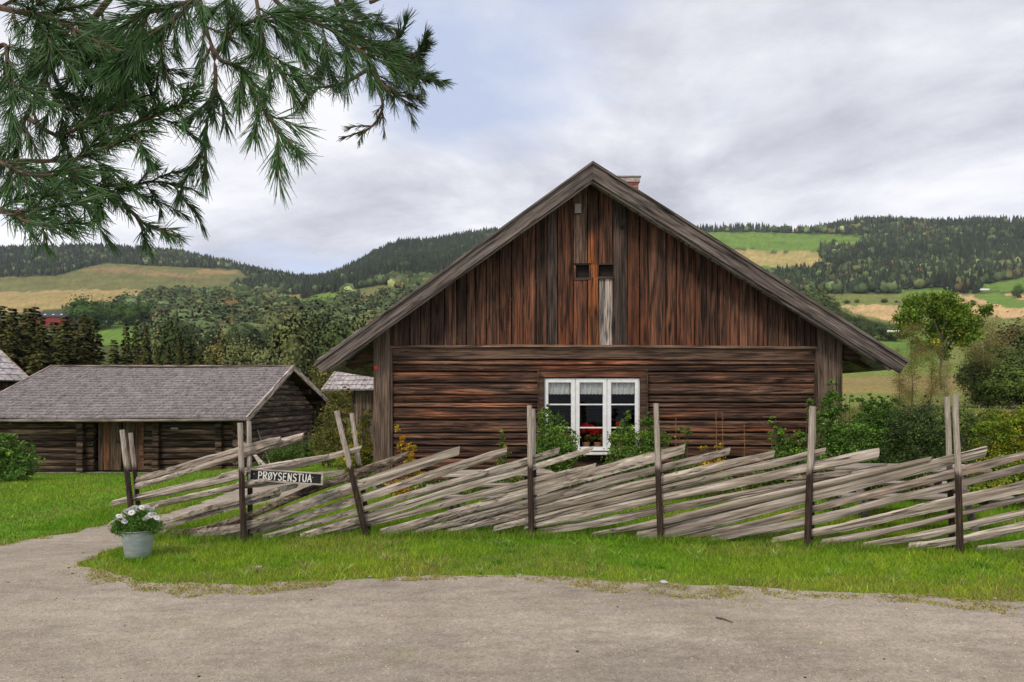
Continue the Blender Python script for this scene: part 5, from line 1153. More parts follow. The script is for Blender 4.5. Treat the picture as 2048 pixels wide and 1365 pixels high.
# taller tufts at post feet
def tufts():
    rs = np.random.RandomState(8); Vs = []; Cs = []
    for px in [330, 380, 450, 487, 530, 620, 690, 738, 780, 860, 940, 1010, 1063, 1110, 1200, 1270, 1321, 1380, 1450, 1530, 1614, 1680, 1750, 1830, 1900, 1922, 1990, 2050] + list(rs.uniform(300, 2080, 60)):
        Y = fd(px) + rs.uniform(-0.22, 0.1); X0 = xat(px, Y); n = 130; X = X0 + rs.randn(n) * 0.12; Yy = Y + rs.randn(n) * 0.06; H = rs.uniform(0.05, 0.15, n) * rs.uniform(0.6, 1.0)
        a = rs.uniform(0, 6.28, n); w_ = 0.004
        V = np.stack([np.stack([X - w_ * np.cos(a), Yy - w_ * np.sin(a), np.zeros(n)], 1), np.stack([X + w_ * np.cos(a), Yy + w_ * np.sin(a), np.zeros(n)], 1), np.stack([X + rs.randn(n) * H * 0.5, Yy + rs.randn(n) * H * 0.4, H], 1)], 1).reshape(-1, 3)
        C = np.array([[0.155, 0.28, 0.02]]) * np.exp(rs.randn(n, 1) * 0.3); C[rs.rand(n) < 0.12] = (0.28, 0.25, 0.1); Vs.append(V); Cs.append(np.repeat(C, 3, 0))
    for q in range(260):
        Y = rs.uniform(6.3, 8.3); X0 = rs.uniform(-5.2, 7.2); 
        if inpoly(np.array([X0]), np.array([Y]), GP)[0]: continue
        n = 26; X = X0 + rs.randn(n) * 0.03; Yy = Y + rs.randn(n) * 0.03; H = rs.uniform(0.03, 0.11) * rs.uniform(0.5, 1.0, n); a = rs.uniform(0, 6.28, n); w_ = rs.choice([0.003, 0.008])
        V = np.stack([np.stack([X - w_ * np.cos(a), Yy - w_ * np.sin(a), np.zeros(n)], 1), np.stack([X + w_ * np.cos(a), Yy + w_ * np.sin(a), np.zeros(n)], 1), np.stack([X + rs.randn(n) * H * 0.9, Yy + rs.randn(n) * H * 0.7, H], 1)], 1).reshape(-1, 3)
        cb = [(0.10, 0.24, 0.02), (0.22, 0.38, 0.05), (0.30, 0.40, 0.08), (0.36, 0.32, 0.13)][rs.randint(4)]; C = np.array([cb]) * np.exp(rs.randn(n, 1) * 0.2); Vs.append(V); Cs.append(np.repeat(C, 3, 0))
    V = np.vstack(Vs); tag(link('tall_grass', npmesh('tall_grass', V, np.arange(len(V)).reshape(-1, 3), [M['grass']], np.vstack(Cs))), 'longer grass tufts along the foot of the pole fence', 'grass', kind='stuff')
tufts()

# ------------------------------------------------------------------ name sign
ysn = fd(570) - 0.10
SG = thing('name_sign', 'black name board lettered PRØYSENSTUA in a pale frame on the fence', 'sign')
c0, c1 = at(497.5, 949.5, ysn), at(646.5, 959, ysn); sl = (c1 - c0); Ls = sl.length; hs = 24.5 * ysn / F
SG.location = c0; SG.rotation_euler = (0, -math.atan2(sl.z, sl.x), 0)
mb = MB(); mb.box(0.01, Ls - 0.01, 0.0, 0.02, -hs / 2 + 0.01, hs / 2 - 0.01); mb.build('board', M['black'], SG)
fw = 0.016; mb = MB(); g1_ = gray(1.0)
mb.box(0, Ls, -0.012, 0.022, hs / 2 - fw, hs / 2, g1_); mb.box(0, Ls, -0.012, 0.022, -hs / 2, -hs / 2 + fw, g1_); mb.box(0, 0.022, -0.014, 0.020, -hs / 2 + fw, hs / 2 - fw, g1_); mb.box(Ls - 0.022, Ls, -0.014, 0.020, -hs / 2 + fw, hs / 2 - fw, g1_)
mb.build('frame', M['dry'], SG, bevel=0.002)
for f in (0.075, 0.86):
    mb = MB(); mb.tube([(Ls * f, -0.004, 0.012), (Ls * f, -0.009, 0.012)], 0.004, 8); mb.build('nail', M['signwhite'], SG)
GL = {'P': [[(0.1, 0), (0.1, 1)], [(0.1, 1), (0.6, .95), (0.75, .75), (0.6, .52), (0.1, .45)]],
 'R': [[(0.1, 0), (0.1, 1)], [(0.1, 1), (0.62, .95), (0.75, .76), (0.6, .55), (0.1, .48)], [(0.35, .5), (0.8, 0)]],
 'Ø': [[(0.45, 1), (0.14, .8), (0.08, .5), (0.14, .2), (0.45, 0), (0.76, .2), (0.82, .5), (0.76, .8), (0.45, 1)], [(0.12, 0.02), (0.80, 0.98)]],
 'Y': [[(0.05, 1), (0.42, .5)], [(0.85, 1), (0.42, .5), (0.36, 0)]],
 'S': [[(0.78, .85), (0.55, 1), (0.25, .95), (0.15, .75), (0.3, .57), (0.65, .43), (0.78, .25), (0.65, .05), (0.35, 0), (0.1, .14)]],
 'E': [[(0.75, 1), (0.15, .97), (0.12, .03), (0.75, 0)], [(0.13, .52), (0.6, .54)]],
 'N': [[(0.12, 0), (0.14, 1)], [(0.14, 1), (0.74, 0)], [(0.74, 0), (0.76, 1)]],
 'T': [[(0.05, 1), (0.85, 1)], [(0.45, 1), (0.45, 0)]],
 'U': [[(0.12, 1), (0.12, .3), (0.25, .05), (0.5, 0), (0.7, .08), (0.78, .3), (0.78, 1)]],
 'A': [[(0.05, 0), (0.5, 1)], [(0.5, 1), (0.85, 0)], [(0.22, .36), (0.72, .36)]]}
mb = MB(); rl = random.Random(4)
lx0, lx1 = Ls * 0.128, Ls * 0.852; wdt = (lx1 - lx0) / 11; lh = hs * 0.62; zoff = -lh / 2
for i, chh in enumerate("PRØYSENSTUA"):
    ox = lx0 + wdt * i; jz = rl.uniform(-0.003, 0.003)
    for st in GL[chh]:
        for (a, b), (c_, d) in zip(st[:-1], st[1:]):
            A = Vector((ox + a * wdt * 0.98, 0, zoff + jz + b * lh)); B = Vector((ox + c_ * wdt * 0.98, 0, zoff + jz + d * lh)); dd = (B - A).normalized(); nn = Vector((-dd.z, 0, dd.x)); w0 = 0.0058 * rl.uniform(0.85, 1.25) * (1.0 if chh not in 'Ø' else .8); w1 = 0.0058 * rl.uniform(0.8, 1.15) * (1.0 if chh not in 'Ø' else .8)
            A -= dd * 0.003; B += dd * 0.003; yl = -0.0035 - rl.uniform(0, 0.001)
            q = [A + nn * w0, A - nn * w0, B - nn * w1, B + nn * w1]
            mb.prism([(v_.x, v_.z) for v_ in q], yl, 0.001)
mb.build('lettering', M['signwhite'], SG)

# ------------------------------------------------------------------ zinc bucket and marguerites
bY = gy(1121) + 0.12; bX = xat(276, bY); s1 = bY / F
BK = thing('zinc_bucket', 'grey zinc bucket planter standing on the grass by the fence end', 'bucket', (bX, bY, 0))
hB = 55 * s1; rb_, rt_ = 21.5 * s1, 31.5 * s1; mb = MB(); prof = []
for i in range(15):
    f = i / 14; r_ = rb_ + (rt_ - rb_) * (f ** 0.8); r_ += 0.0018 * (1 if i in (8, 10) else 0); prof.append((r_, hB * f))
prof += [(rt_ + 0.004, hB), (rt_ + 0.005, hB + 0.005), (rt_ - 0.002, hB + 0.007), (rt_ - 0.006, hB - 0.02), (rb_ * 1.1, hB * 0.6), (0.001, hB * 0.6)]
k = 40; vs = []; fs = []
for r_, z in [(0.001, 0.002)] + prof:
    for j in range(k): a = 2 * math.pi * j / k; vs.append((r_ * math.cos(a), r_ * math.sin(a), z + 0.001))
for i in range(len(prof)):
    for j in range(k): fs.append((i * k + j, i * k + (j + 1) % k, (i + 1) * k + (j + 1) % k, (i + 1) * k + j))
mb.add(vs, fs); mb.build('body', M['zinc'], BK, smooth=True)
for sg in (-1, 1):
    mb = MB(); mb.tube([(sg * (rt_ - 0.002), 0, hB - 0.03), (sg * (rt_ + 0.012), 0, hB - 0.02), (sg * (rt_ + 0.012), 0, hB - 0.008), (sg * (rt_ - 0.002), 0, hB - 0.002)], 0.004, 6); mb.build('handle_lug', M['zinc'], BK)
PL = thing('marguerite_plant', 'white daisy flowers with dense green leaves growing in the zinc bucket', 'flowers', (bX, bY, hB))
rs = np.random.RandomState(31); bl = [((0, 0, 0.04), (rt_ * 1.25, rt_ * 1.1, 0.09)), ((-0.17, -0.02, 0.02), (0.10, 0.11, 0.08)), ((0.15, 0, 0.06), (0.08, 0.1, 0.10)), ((0.03, -0.02, 0.14), (0.17, 0.12, 0.08)), ((-0.10, -0.03, 0.10), (0.14, 0.1, 0.09))]
P, ci, nc, out = clumps(bl, 14000, rs, 0.28, 0.4); P = P[P[:, 2] > -0.06 - 0 * P[:, 0]]; ci = ci[:len(P)]
V, Fc, C = leaves(P, 0.022, tint((0.055, 0.13, 0.03), nc, ci, rs, 0.25, 0.25, (0.08, 0.18, 0.03), 0.3), rs, 0.35)
link('foliage', npmesh('foliage', V, Fc, [M['leaf']], C), PL)
fl = [(222, 1046), (230, 1042), (236, 1040), (238, 1033), (246, 1031), (251, 1027), (257, 1022), (262, 1019), (269, 1016), (263, 1026), (268, 1023), (273, 1021), (249, 1044), (245, 1037), (291, 1018), (294, 1014), (304, 1020), (311, 1014), (292, 1038), (297, 1034), (301, 1031), (307, 1028), (313, 1036), (284, 1016), (299, 1015)]
dm = MB()
for q in range(13):
    a = 2 * math.pi * q / 13; ca, sa = math.cos(a), math.sin(a); w_ = 0.0045
    dm.add([(ca * 0.004 - sa * w_ * .5, sa * 0.004 + ca * w_ * .5, 0.002), (ca * 0.004 + sa * w_ * .5, sa * 0.004 - ca * w_ * .5, 0.002), (ca * 0.018 + sa * w_, sa * 0.018 - ca * w_, 0.0045), (ca * 0.022, sa * 0.022, 0.002), (ca * 0.018 - sa * w_, sa * 0.018 + ca * w_, 0.0045)], [(0, 1, 2, 3, 4)], (0.8, 0.8, 0.82))
dmesh = dm.mesh('flower', M['petal'])
ce = MB(); ce.tube([(0, 0, 0.001), (0, 0, 0.006), (0, 0, 0.008)], [0.005, 0.0045, 0.002], 8, (0.6, 0.4, 0.03)); cmesh = ce.mesh('flower_centre', M['leaf'])
for i, (a, b) in enumerate(fl):
    yy = bY - 0.17 + R.uniform(-0.02, 0.04) + (0.06 if b < 1024 else 0); q = at(a, b, yy) - Vector((bX, bY, hB)); o = link('flower', dmesh, PL); o.location = q; o.rotation_euler = (R.uniform(0.5, 1.0), R.uniform(-0.5, 0.5), R.uniform(0, 6)); o.scale = (1.55,) * 3
    o2 = link('flower_centre', cmesh, o)
mb = MB()
for i, (a, b) in enumerate(fl):
    q = at(a, b, bY - 0.14) - Vector((bX, bY, hB)); mb.tube([(q.x * 0.6, q.y * 0.5, 0.02), q - Vector((0, 0, 0.006))], 0.0015, 4, (0.05, 0.12, 0.03))
mb.build('stems', M['leaf'], PL)

# ------------------------------------------------------------------ picnic tables behind the fence
def picnic(cx, cy, rz, label, s=1.0):
    T = thing('picnic_table', label, 'table', (cx, cy, 0), rz=rz); T.scale = (s, s, s)
    for i in range(4): mb = MB(); mb.box(-0.95 + R.uniform(-.03, .03), 0.95 + R.uniform(-.03, .03), -0.36 + i * 0.18, -0.19 + i * 0.18, 0.70, 0.742, gray(R.uniform(0.8, 1.1))); mb.build('top_plank', M['rail'], T, bevel=0.006)
    for sy in (-1, 1):
        mb = MB(); mb.box(-1.0, 0.98, sy * 0.72 - 0.14, sy * 0.72 + 0.14, 0.42, 0.46, gray(0.95)); mb.build('bench', M['rail'], T, bevel=0.008)
        for sx_ in (-0.62, 0.62):
            mb = MB(); mb.tube([(sx_, sy * 0.22, 0.70), (sx_, sy * 0.62, 0.0)], 0.05, 4, gray(0.45)); mb.build('leg', M['rail'], T)
    for sx_ in (-0.62, 0.62): mb = MB(); mb.box(sx_ + 0.045, sx_ + 0.09, -0.82, 0.82, 0.34, 0.42, gray(0.5)); mb.build('crossbar', M['rail'], T)
picnic(xat(985, 10.0), 10.0, math.radians(10), 'grey picnic table behind the fence below the left side of the window', 0.85)
picnic(xat(1800, 9.6), 9.6, math.radians(-6), 'grey picnic table behind the fence near the tall right hand posts')

# ------------------------------------------------------------------ bushes and garden plants
def bush(name, label, cat, px, Y, blobs, n, size, base, seed, alt=None, altp=0.25, csize=0.26, aspect=0.6, stems=8, group=None, mat='leaf'):
    X = xat(px, Y); z = h1(X, Y); o = thing(name, label, cat, (X, Y, z), group)
    bl = [((xat(a, Y) - X + 0, dy, zat(b, Y) - z), (rx * Y / F, rx * Y / F * 0.8, rz_ * Y / F)) for a, b, rx, rz_, dy in blobs]
    rz_ = random.Random(seed + 500)
    if cat == 'bush':
        for c_, r_ in list(bl):
            for q in range(5):
                e_ = r_[2] * rz_.uniform(0.16, 0.34); a_ = rz_.uniform(-1.1, 1.1); bl.append(((c_[0] + math.sin(a_) * r_[0], c_[1] - rz_.uniform(-.3, .6) * r_[1], c_[2] + math.cos(a_) * r_[2] * rz_.uniform(0.95, 1.25)), (e_ * 0.5, e_ * 0.5, e_)))
    link('foliage', bush_mesh('foliage', bl, n, size, base, seed, alt, altp, csize, aspect), o)
    rr = random.Random(seed); mb = MB()
    for k in range(stems):
        c_, r_ = rr.choice(bl); c_ = Vector(c_); bs = Vector((c_.x * 0.6 + rr.uniform(-.1, .1), c_.y * 0.5, -0.05)); tp = c_ + Vector((rr.uniform(-.4, .4) * r_[0], 0, r_[2] * 0.6)); mb.tube([bs, bs.lerp(tp, 0.5) + Vector((rr.uniform(-.05, .05), 0, 0)), tp], [0.014, 0.009, 0.003], 5)
    if stems: mb.build('stems', M['twig'], o)
    return o
G1, G2, G3, GY = (0.065, 0.135, 0.028), (0.04, 0.075, 0.022), (0.085, 0.17, 0.025), (0.20, 0.21, 0.02)
bush('bush', 'rounded green bush at the left edge in front of the barn', 'bush', 25, 15, [(0, 940, 50, 50, 0), (35, 925, 30, 35, 0.1), (45, 955, 25, 28, -0.2), (-30, 920, 50, 50, 0.2), (10, 905, 25, 20, 0)], 9000, 0.07, (0.055, 0.125, 0.028), 1, (0.09, 0.17, 0.03))
bush('rose_bush', 'green rose bush left of the window reaching over its frame', 'bush', 1105, 12.1, [(1105, 880, 30, 45, 0), (1090, 845, 12, 30, 0), (1120, 900, 35, 35, -0.1), (1140, 885, 18, 22, 0), (1085, 910, 22, 40, 0), (1095, 825, 8, 14, 0), (1130, 850, 8, 5, 0), (1105, 955, 38, 45, 0)], 9500, 0.045, G1, 2, (0.10, 0.19, 0.03), csize=0.3)
bush('rose_bush', 'green rose bush covering the right corner of the window', 'bush', 1270, 12.1, [(1245, 895, 28, 35, 0), (1280, 885, 30, 40, 0), (1252, 850, 10, 25, 0), (1300, 860, 16, 30, 0), (1318, 885, 22, 22, 0), (1265, 925, 45, 35, 0), (1335, 870, 8, 10, 0), (1270, 965, 45, 40, 0)], 11000, 0.045, G1, 3, (0.10, 0.18, 0.03), csize=0.3)
bush('shrub', 'small upright shoot with green leaves against the log wall left of the window', 'shrub', 1002, 12.3, [(1002, 868, 6, 12, 0), (1003, 890, 9, 14, 0), (1005, 915, 14, 16, 0), (1015, 935, 22, 14, 0)], 900, 0.04, (0.09, 0.14, 0.03), 4, csize=0.3, stems=4)
bush('shrub', 'small green leafy shoot just right of the post beside the window', 'shrub', 1372, 12.2, [(1372, 860, 12, 12, 0), (1362, 880, 12, 14, 0), (1360, 910, 20, 20, 0), (1370, 950, 40, 26, 0)], 1500, 0.045, G1, 5, stems=5)
bush('shrub', 'green leafy shrub against the log wall left of the right corner', 'shrub', 1570, 12.0, [(1548, 845, 10, 16, 0), (1555, 875, 16, 18, 0), (1575, 905, 34, 26, 0), (1600, 880, 22, 20, 0), (1618, 840, 16, 26, -.1), (1615, 810, 8, 12, -.1), (1560, 940, 40, 30, 0), (1600, 930, 40, 40, 0)], 5200, 0.05, (0.06, 0.125, 0.03), 6, (0.10, 0.2, 0.03), csize=0.24)
bush('bush', 'light green tall shrub in front of the right corner of the cottage', 'bush', 1665, 11.6, [(1665, 775, 12, 18, 0), (1668, 810, 26, 25, 0), (1655, 850, 32, 40, 0), (1690, 870, 45, 45, 0), (1675, 920, 60, 50, 0), (1705, 800, 14, 12, 0)], 8500, 0.05, (0.06, 0.13, 0.028), 7, (0.10, 0.21, 0.035), csize=0.2)
bush('bush', 'green bush with bright top beyond the right corner of the cottage', 'bush', 1755, 12.2, [(1750, 830, 42, 35, 0), (1780, 815, 22, 25, 0), (1745, 880, 60, 50, 0), (1730, 805, 20, 14, 0), (1770, 850, 40, 40, 0), (1750, 940, 70, 50, 0)], 10000, 0.055, (0.05, 0.115, 0.025), 8, (0.08, 0.19, 0.03), csize=0.2)
bush('bush', 'dark green dense bush in front of the tall right hand posts', 'bush', 1845, 11.4, [(1845, 860, 60, 50, 0), (1860, 835, 40, 35, 0.2), (1820, 890, 60, 50, 0), (1880, 890, 50, 50, 0), (1850, 940, 80, 45, 0), (1800, 850, 30, 30, 0)], 13000, 0.045, (0.035, 0.062, 0.024), 9, (0.06, 0.10, 0.03), csize=0.2)
bush('bush', 'grey green bush just right of the tall right hand posts', 'bush', 1925, 13.0, [(1925, 850, 35, 40, 0), (1935, 885, 40, 45, 0), (1900, 875, 35, 40, 0.2), (1930, 930, 50, 40, 0)], 7000, 0.05, (0.06, 0.095, 0.03), 10, (0.09, 0.13, 0.035), csize=0.22)
bush('bush', 'yellow green bush at the right edge of the picture', 'bush', 2020, 11.0, [(2000, 850, 45, 30, 0), (2040, 870, 45, 40, 0), (1985, 890, 35, 40, 0), (2025, 920, 60, 45, 0), (2075, 860, 45, 50, 0), (2020, 975, 80, 40, 0), (2090, 940, 60, 70, 0)], 12000, 0.055, (0.105, 0.17, 0.02), 11, GY, 0.3, csize=0.2)
for px_, Y_, bs_, lab in [(1960, 17, (0.12, 0.14, 0.04), 'olive shrub with loose top behind the yellow green bush'), (2040, 19, (0.13, 0.13, 0.045), 'brownish olive shrub far behind the yellow green bush at the right edge'), (1880, 20, (0.10, 0.12, 0.04), 'loose olive shrub behind the dark bush'), (1800, 18, (0.11, 0.13, 0.045), 'loose olive shrub behind the bush with the bright top')]:
    bush('shrub', lab, 'shrub', px_, Y_, [(px_, 850, 45, 28, 0), (px_ + 30, 840, 30, 25, 0), (px_ - 30, 865, 35, 30, 0), (px_, 880, 60, 30, 0)], 5000, 0.07, bs_, int(px_), csize=0.25)
bush('shrub', 'yellow autumn coloured climbing shoot at the left end of the log wall', 'shrub', 812, 12.2, [(796, 862, 6, 12, 0), (803, 885, 8, 16, 0), (815, 905, 12, 16, 0), (826, 895, 6, 10, 0), (820, 930, 14, 18, 0), (830, 955, 16, 20, 0), (800, 985, 30, 22, 0)], 3200, 0.04, (0.30, 0.25, 0.02), 13, (0.40, 0.20, 0.03), csize=0.3, stems=7)
bush('bush', 'yellow green shrub between the small shed and the cottage corner', 'bush', 715, 13.6, [(725, 880, 18, 40, 0), (735, 850, 12, 30, 0), (715, 910, 26, 26, 0), (690, 925, 26, 18, 0), (735, 915, 20, 30, 0), (720, 960, 35, 35, 0)], 5200, 0.045, (0.11, 0.15, 0.03), 14, (0.28, 0.25, 0.02), 0.35, csize=0.22)
bush('bush', 'loose olive bush left of the small shed', 'bush', 668, 18, [(665, 850, 22, 45, 0), (685, 820, 18, 40, 0), (650, 880, 25, 30, 0), (690, 870, 22, 40, 0), (670, 900, 45, 25, 0)], 5200, 0.06, (0.10, 0.12, 0.035), 15, (0.17, 0.15, 0.05), 0.3, csize=0.25)
bush('bush', 'low dark green growth beside the barn gable', 'bush', 590, 22, [(590, 905, 45, 12, 0), (560, 912, 30, 8, 0), (630, 900, 30, 16, 0)], 3500, 0.07, (0.055, 0.10, 0.025), 16, csize=0.3)
bush('bush', 'olive scrub with thin dry twigs behind the barn gable', 'bush', 640, 34, [(640, 790, 35, 45, 0), (665, 750, 40, 30, 0), (625, 840, 20, 30, 0), (690, 780, 40, 50, 0), (650, 840, 40, 40, 0)], 8000, 0.12, (0.10, 0.12, 0.04), 17, (0.15, 0.13, 0.05), 0.3, csize=0.22)
bush('flower_clump', 'yellow leaved perennial with dry seed stalks in front of the right log wall', 'plant', 1438, 12.2, [(1438, 892, 10, 10, 0), (1412, 900, 12, 8, 0), (1425, 925, 26, 18, 0)], 700, 0.05, (0.38, 0.27, 0.02), 18, (0.12, 0.16, 0.03), 0.3, csize=0.3, stems=5)
for k, (px_, ty) in enumerate([(1432, 822), (1444, 822), (1488, 848), (1352, 835), (1290, 850)]):
    mb = MB(); Y_ = 12.3; b_ = at(px_ + R.uniform(-3, 3), 985, Y_); b_.z = 0; tp = at(px_, ty, Y_); mb.tube([b_, b_.lerp(tp, .5) + Vector((0.01, 0, 0)), tp], [0.006, 0.005, 0.003], 5)
    for q in range(14):
        c_ = b_.lerp(tp, 0.55 + 0.45 * q / 14) + Vector((R.uniform(-.02, .02), 0, 0)); mb.tube([c_, c_ + Vector((R.uniform(-.02, .02), -.01, 0.015))], [0.007, 0.003], 4)
    tag(mb.build('seed_stalk', flat('dry_stalk', (0.28, 0.15, 0.05)), None), ['taller dry brown seed stalk left of its twin above the yellow perennial', 'tall dry brown seed stalk right of its twin above the yellow perennial', 'short dry seed stalk at the right end of the seed stalks', 'dry seed stalk against the log wall just right of the window post', 'dry seed stalk close to the right side of the window'][k], 'plant', 'dry seed stalks against the log wall')
# wild greenery seen through the rails under the window
bush('undergrowth', 'low green plants along the foot of the log wall behind the fence', 'plants', 1250, 11.9, [(a, 965 + (a % 7) * 2, 34, 22, 0) for a in range(860, 1640, 48)], 9000, 0.05, (0.06, 0.12, 0.03), 19, (0.12, 0.15, 0.03), csize=0.35, stems=0)

# ------------------------------------------------------------------ stones, twig, droppings on the gravel
def stone(px, py, w_, label, colr=(0.3, 0.29, 0.28), seed=0, nm='stone', grp=None):
    x, y = gp(px, py); bm = bmesh.new(); bmesh.ops.create_icosphere(bm, subdivisions=2, radius=w_)
    for v in bm.verts: v.co *= 1 + 0.3 * fbm(v.co.x / w_ * 1.3 + seed, v.co.y / w_ * 1.3, v.co.z / w_, 2); v.co.z *= 0.5
    me = bpy.data.meshes.new(nm); bm.to_mesh(me); bm.free(); me.materials.append(flat('stone_' + str(seed), colr, 0.9, var=0.3, scale=40)); o = link(nm, me); o.location = (x, y, 0.006 + w_ * 0.25); tag(o, label, 'stone', grp)
stone(517, 1138, 0.032, 'pale stone in the verge grass right of the bucket', (0.42, 0.38, 0.34), 1)
stone(1327, 1168, 0.035, 'pale grey stone on the gravel edge below the window', (0.42, 0.41, 0.43), 2)
for k, (a, b) in enumerate([(1290, 1162), (1350, 1172), (1480, 1178), (1560, 1184), (1700, 1190), (1860, 1192), (960, 1155), (1060, 1160), (1040, 1152), (800, 1162), (740, 1156), (1780, 1196), (1990, 1200), (600, 1172)]):
    stone(a, b, R.uniform(0.012, 0.024), 'small grey pebble at the edge between gravel and grass', (0.3, 0.29, 0.30), 10 + k, 'pebble', 'pebbles along the gravel edge')
for k, (a, b) in enumerate([(622, 1202), (1155, 1306), (1235, 1216), (166, 1108), (161, 1131), (145, 1149), (138, 1138), (16, 1167), (398, 1356), (250, 1253), (1610, 1358), (1768, 1321), (747, 1204)]):
    stone(a, b, R.uniform(0.006, 0.013), 'small dark crumb lying on the gravel', (0.05, 0.04, 0.035), 40 + k, 'crumb', 'dark crumbs scattered on the gravel')
mb = MB(); a, b = gp(1432, 1239), gp(1466, 1249); mb.tube([(a[0], a[1], 0.014), ((a[0] + b[0]) / 2, (a[1] + b[1]) / 2 + 0.005, 0.018), (b[0], b[1], 0.012)], [0.006, 0.005, 0.003], 6); tag(mb.build('twig', M['twig'], None), 'dark brown twig lying on the gravel right of the middle', 'twig')
# loose gravel grains
rs = np.random.RandomState(77); n = 34000; Yg = 3.6 + 4.0 * rs.rand(n) ** 1.3; Xg = rs.uniform(-0.75, 0.75, n) * (Yg + 0.5)
kp = inpoly(Xg, Yg, GP); Xg, Yg = Xg[kp], Yg[kp]; n = len(Xg); sg = rs.uniform(0.0015, 0.0055, n) * np.where(rs.rand(n) < 0.06, 1.9, 1)
T4 = np.array([(1, 0, -.3), (-.5, .87, -.3), (-.5, -.87, -.3), (0, 0, .7)]); a = rs.uniform(0, 6.28, n); J = 1 + rs.uniform(-.4, .4, (n, 4, 1)); T = T4[None] * J
V = np.stack([(T[..., 0] * np.cos(a)[:, None] - T[..., 1] * np.sin(a)[:, None]) * sg[:, None] + Xg[:, None], (T[..., 0] * np.sin(a)[:, None] + T[..., 1] * np.cos(a)[:, None]) * sg[:, None] + Yg[:, None], T[..., 2] * sg[:, None] + 0.007], -1).reshape(-1, 3)
Fc = (np.array([(0, 1, 3), (1, 2, 3), (2, 0, 3)])[None] + (np.arange(n) * 4)[:, None, None]).reshape(-1, 3)
C = np.where(rs.rand(n, 1) < 0.5, np.array([[0.42, 0.35, 0.28]]), np.array([[0.26, 0.215, 0.18]])) * np.exp(rs.randn(n, 1) * 0.3)
tag(link('gravel', npmesh('gravel', V, Fc, [M['farleaf']], np.repeat(np.clip(C, 0, .8), 4, 0))), 'loose small gravel grains scattered over the yard', 'gravel', kind='stuff')

# ------------------------------------------------------------------ pine boughs overhead (tree stands just left of the camera)
PT = thing('pine_tree', 'pine tree whose long needled boughs hang into the top left of the view', 'tree', (-4.0, -0.4, 0))
OFF = Vector(PT.location)
mb = MB(); mb.tube([(0, 0, -0.2), (0.03, 0.0, 1.5), (-0.02, 0.02, 3.2), (0.02, 0.05, 5.0), (0, 0, 7.0)], [0.2, 0.165, 0.14, 0.10, 0.03], 14, jit=0.05); mb.build('trunk', M['trunk'], PT)
def limb_(pts, r): 
    mbx = MB(); mbx.tube([Vector(p_) - OFF for p_ in pts], r, 9, jit=0.05); mbx.build('branch', M['twig'], PT)
limb_([(-4.0, -0.4, 2.75), (-3.1, 0.7, 2.95), (-2.2, 1.4, 2.98), (-1.2, 1.7, 2.92), (-0.4, 1.85, 2.8), (0.2, 2.1, 2.75)], [0.055, 0.042, 0.034, 0.026, 0.018, 0.01])
limb_([(-4.0, -0.4, 2.2), (-3.0, 0.8, 2.3), (-2.2, 1.4, 2.25), (-1.7, 1.55, 2.2), (-1.2, 1.6, 2.1)], [0.045, 0.034, 0.026, 0.018, 0.01])
NEED = {}
def needles_on(path, rs, V, Fl, C, ln, start=0.12, per=3.4, step=0.0085, spread=(0.25, 0.88), tuft=True, dark=1.0, brown=0.0, droop=0.25):
    """path: list of Vectors in world space. adds thin three sided needles pointing forward along the twig"""
    cum = [0]
    for a, b in zip(path[:-1], path[1:]): cum.append(cum[-1] + (b - a).length)
    Lt = cum[-1]; s = Lt * start; 
    while s < Lt:
        k = 0
        while k < len(cum) - 2 and s > cum[k + 1]: k += 1
        t_ = (s - cum[k]) / (cum[k + 1] - cum[k] + 1e-9); p_ = path[k].lerp(path[k + 1], t_); d = (path[k + 1] - path[k]).normalized()
        up = Vector((0, 0, 1)) if abs(d.z) < .9 else Vector((1, 0, 0)); a1 = d.cross(up).normalized(); a2 = a1.cross(d)
        clus = 0.5 + 0.9 * (math.sin(s * 75 + Lt * 40) > -0.2); nn = int(per * clus + rs.rand()); az0 = rs.uniform(0, 6.28)
        for q in range(nn):
            az = az0 + rs.randn() * 0.9 if tuft else rs.uniform(0, 6.28); sp = rs.uniform(*spread); fwd = (s / Lt) ; sp *= (1.1 - 0.55 * fwd)
            nd = d * math.cos(sp) + (a1 * math.cos(az) + a2 * math.sin(az)) * math.sin(sp); nd.z -= droop * rs.rand(); nd.normalize(); l = ln * rs.uniform(0.72, 1.1)
            V.append((p_, nd, l)); kcol = math.exp(rs.randn() * 0.22) * dark
            if rs.rand() < brown: C.append((0.20 * kcol, 0.105 * kcol, 0.05 * kcol))
            elif rs.rand() < 0.25: C.append((0.085 * kcol, 0.145 * kcol, 0.06 * kcol))
            else: C.append((0.062 * kcol, 0.155 * kcol, 0.036 * kcol))
        s += step * rs.uniform(0.6, 1.4)
def needle_mesh(V, C, w_):
    P = np.array([v[0][:] for v in V]); D = np.array([v[1][:] for v in V]); Ln = np.array([v[2] for v in V])[:, None]; n = len(P); rs = np.random.RandomState(1)
    a, b = rot_rand(n, rs); A = np.cross(D, a); A /= np.linalg.norm(A, axis=1)[:, None]; Bv = np.cross(D, A); bend = rs.randn(n, 1) * 0.03 * A + np.array([[0, 0, -0.04]])
    vs = []
    for f, wf in ((0, 0.7), (0.5, 1.0), (1.0, 0.35)):
        c_ = P + D * Ln * f + bend * Ln * f * f
        for k in range(3): t_ = 2.094 * k; vs.append(c_ + (A * math.cos(t_) + Bv * math.sin(t_)) * w_ * 0.5 * wf)
    VV = np.stack(vs, 1).reshape(-1, 3); fs = []
    for i in range(2):
        for k in range(3): fs.append((i * 3 + k, i * 3 + (k + 1) % 3, i * 3 + 3 + (k + 1) % 3, i * 3 + 3 + k))
    FF = (np.array(fs)[None] + (np.arange(n) * 9)[:, None, None]).reshape(-1, 4)
    return npmesh('needles', VV, FF, [M['needle']], np.repeat(np.array(C), 9, 0))
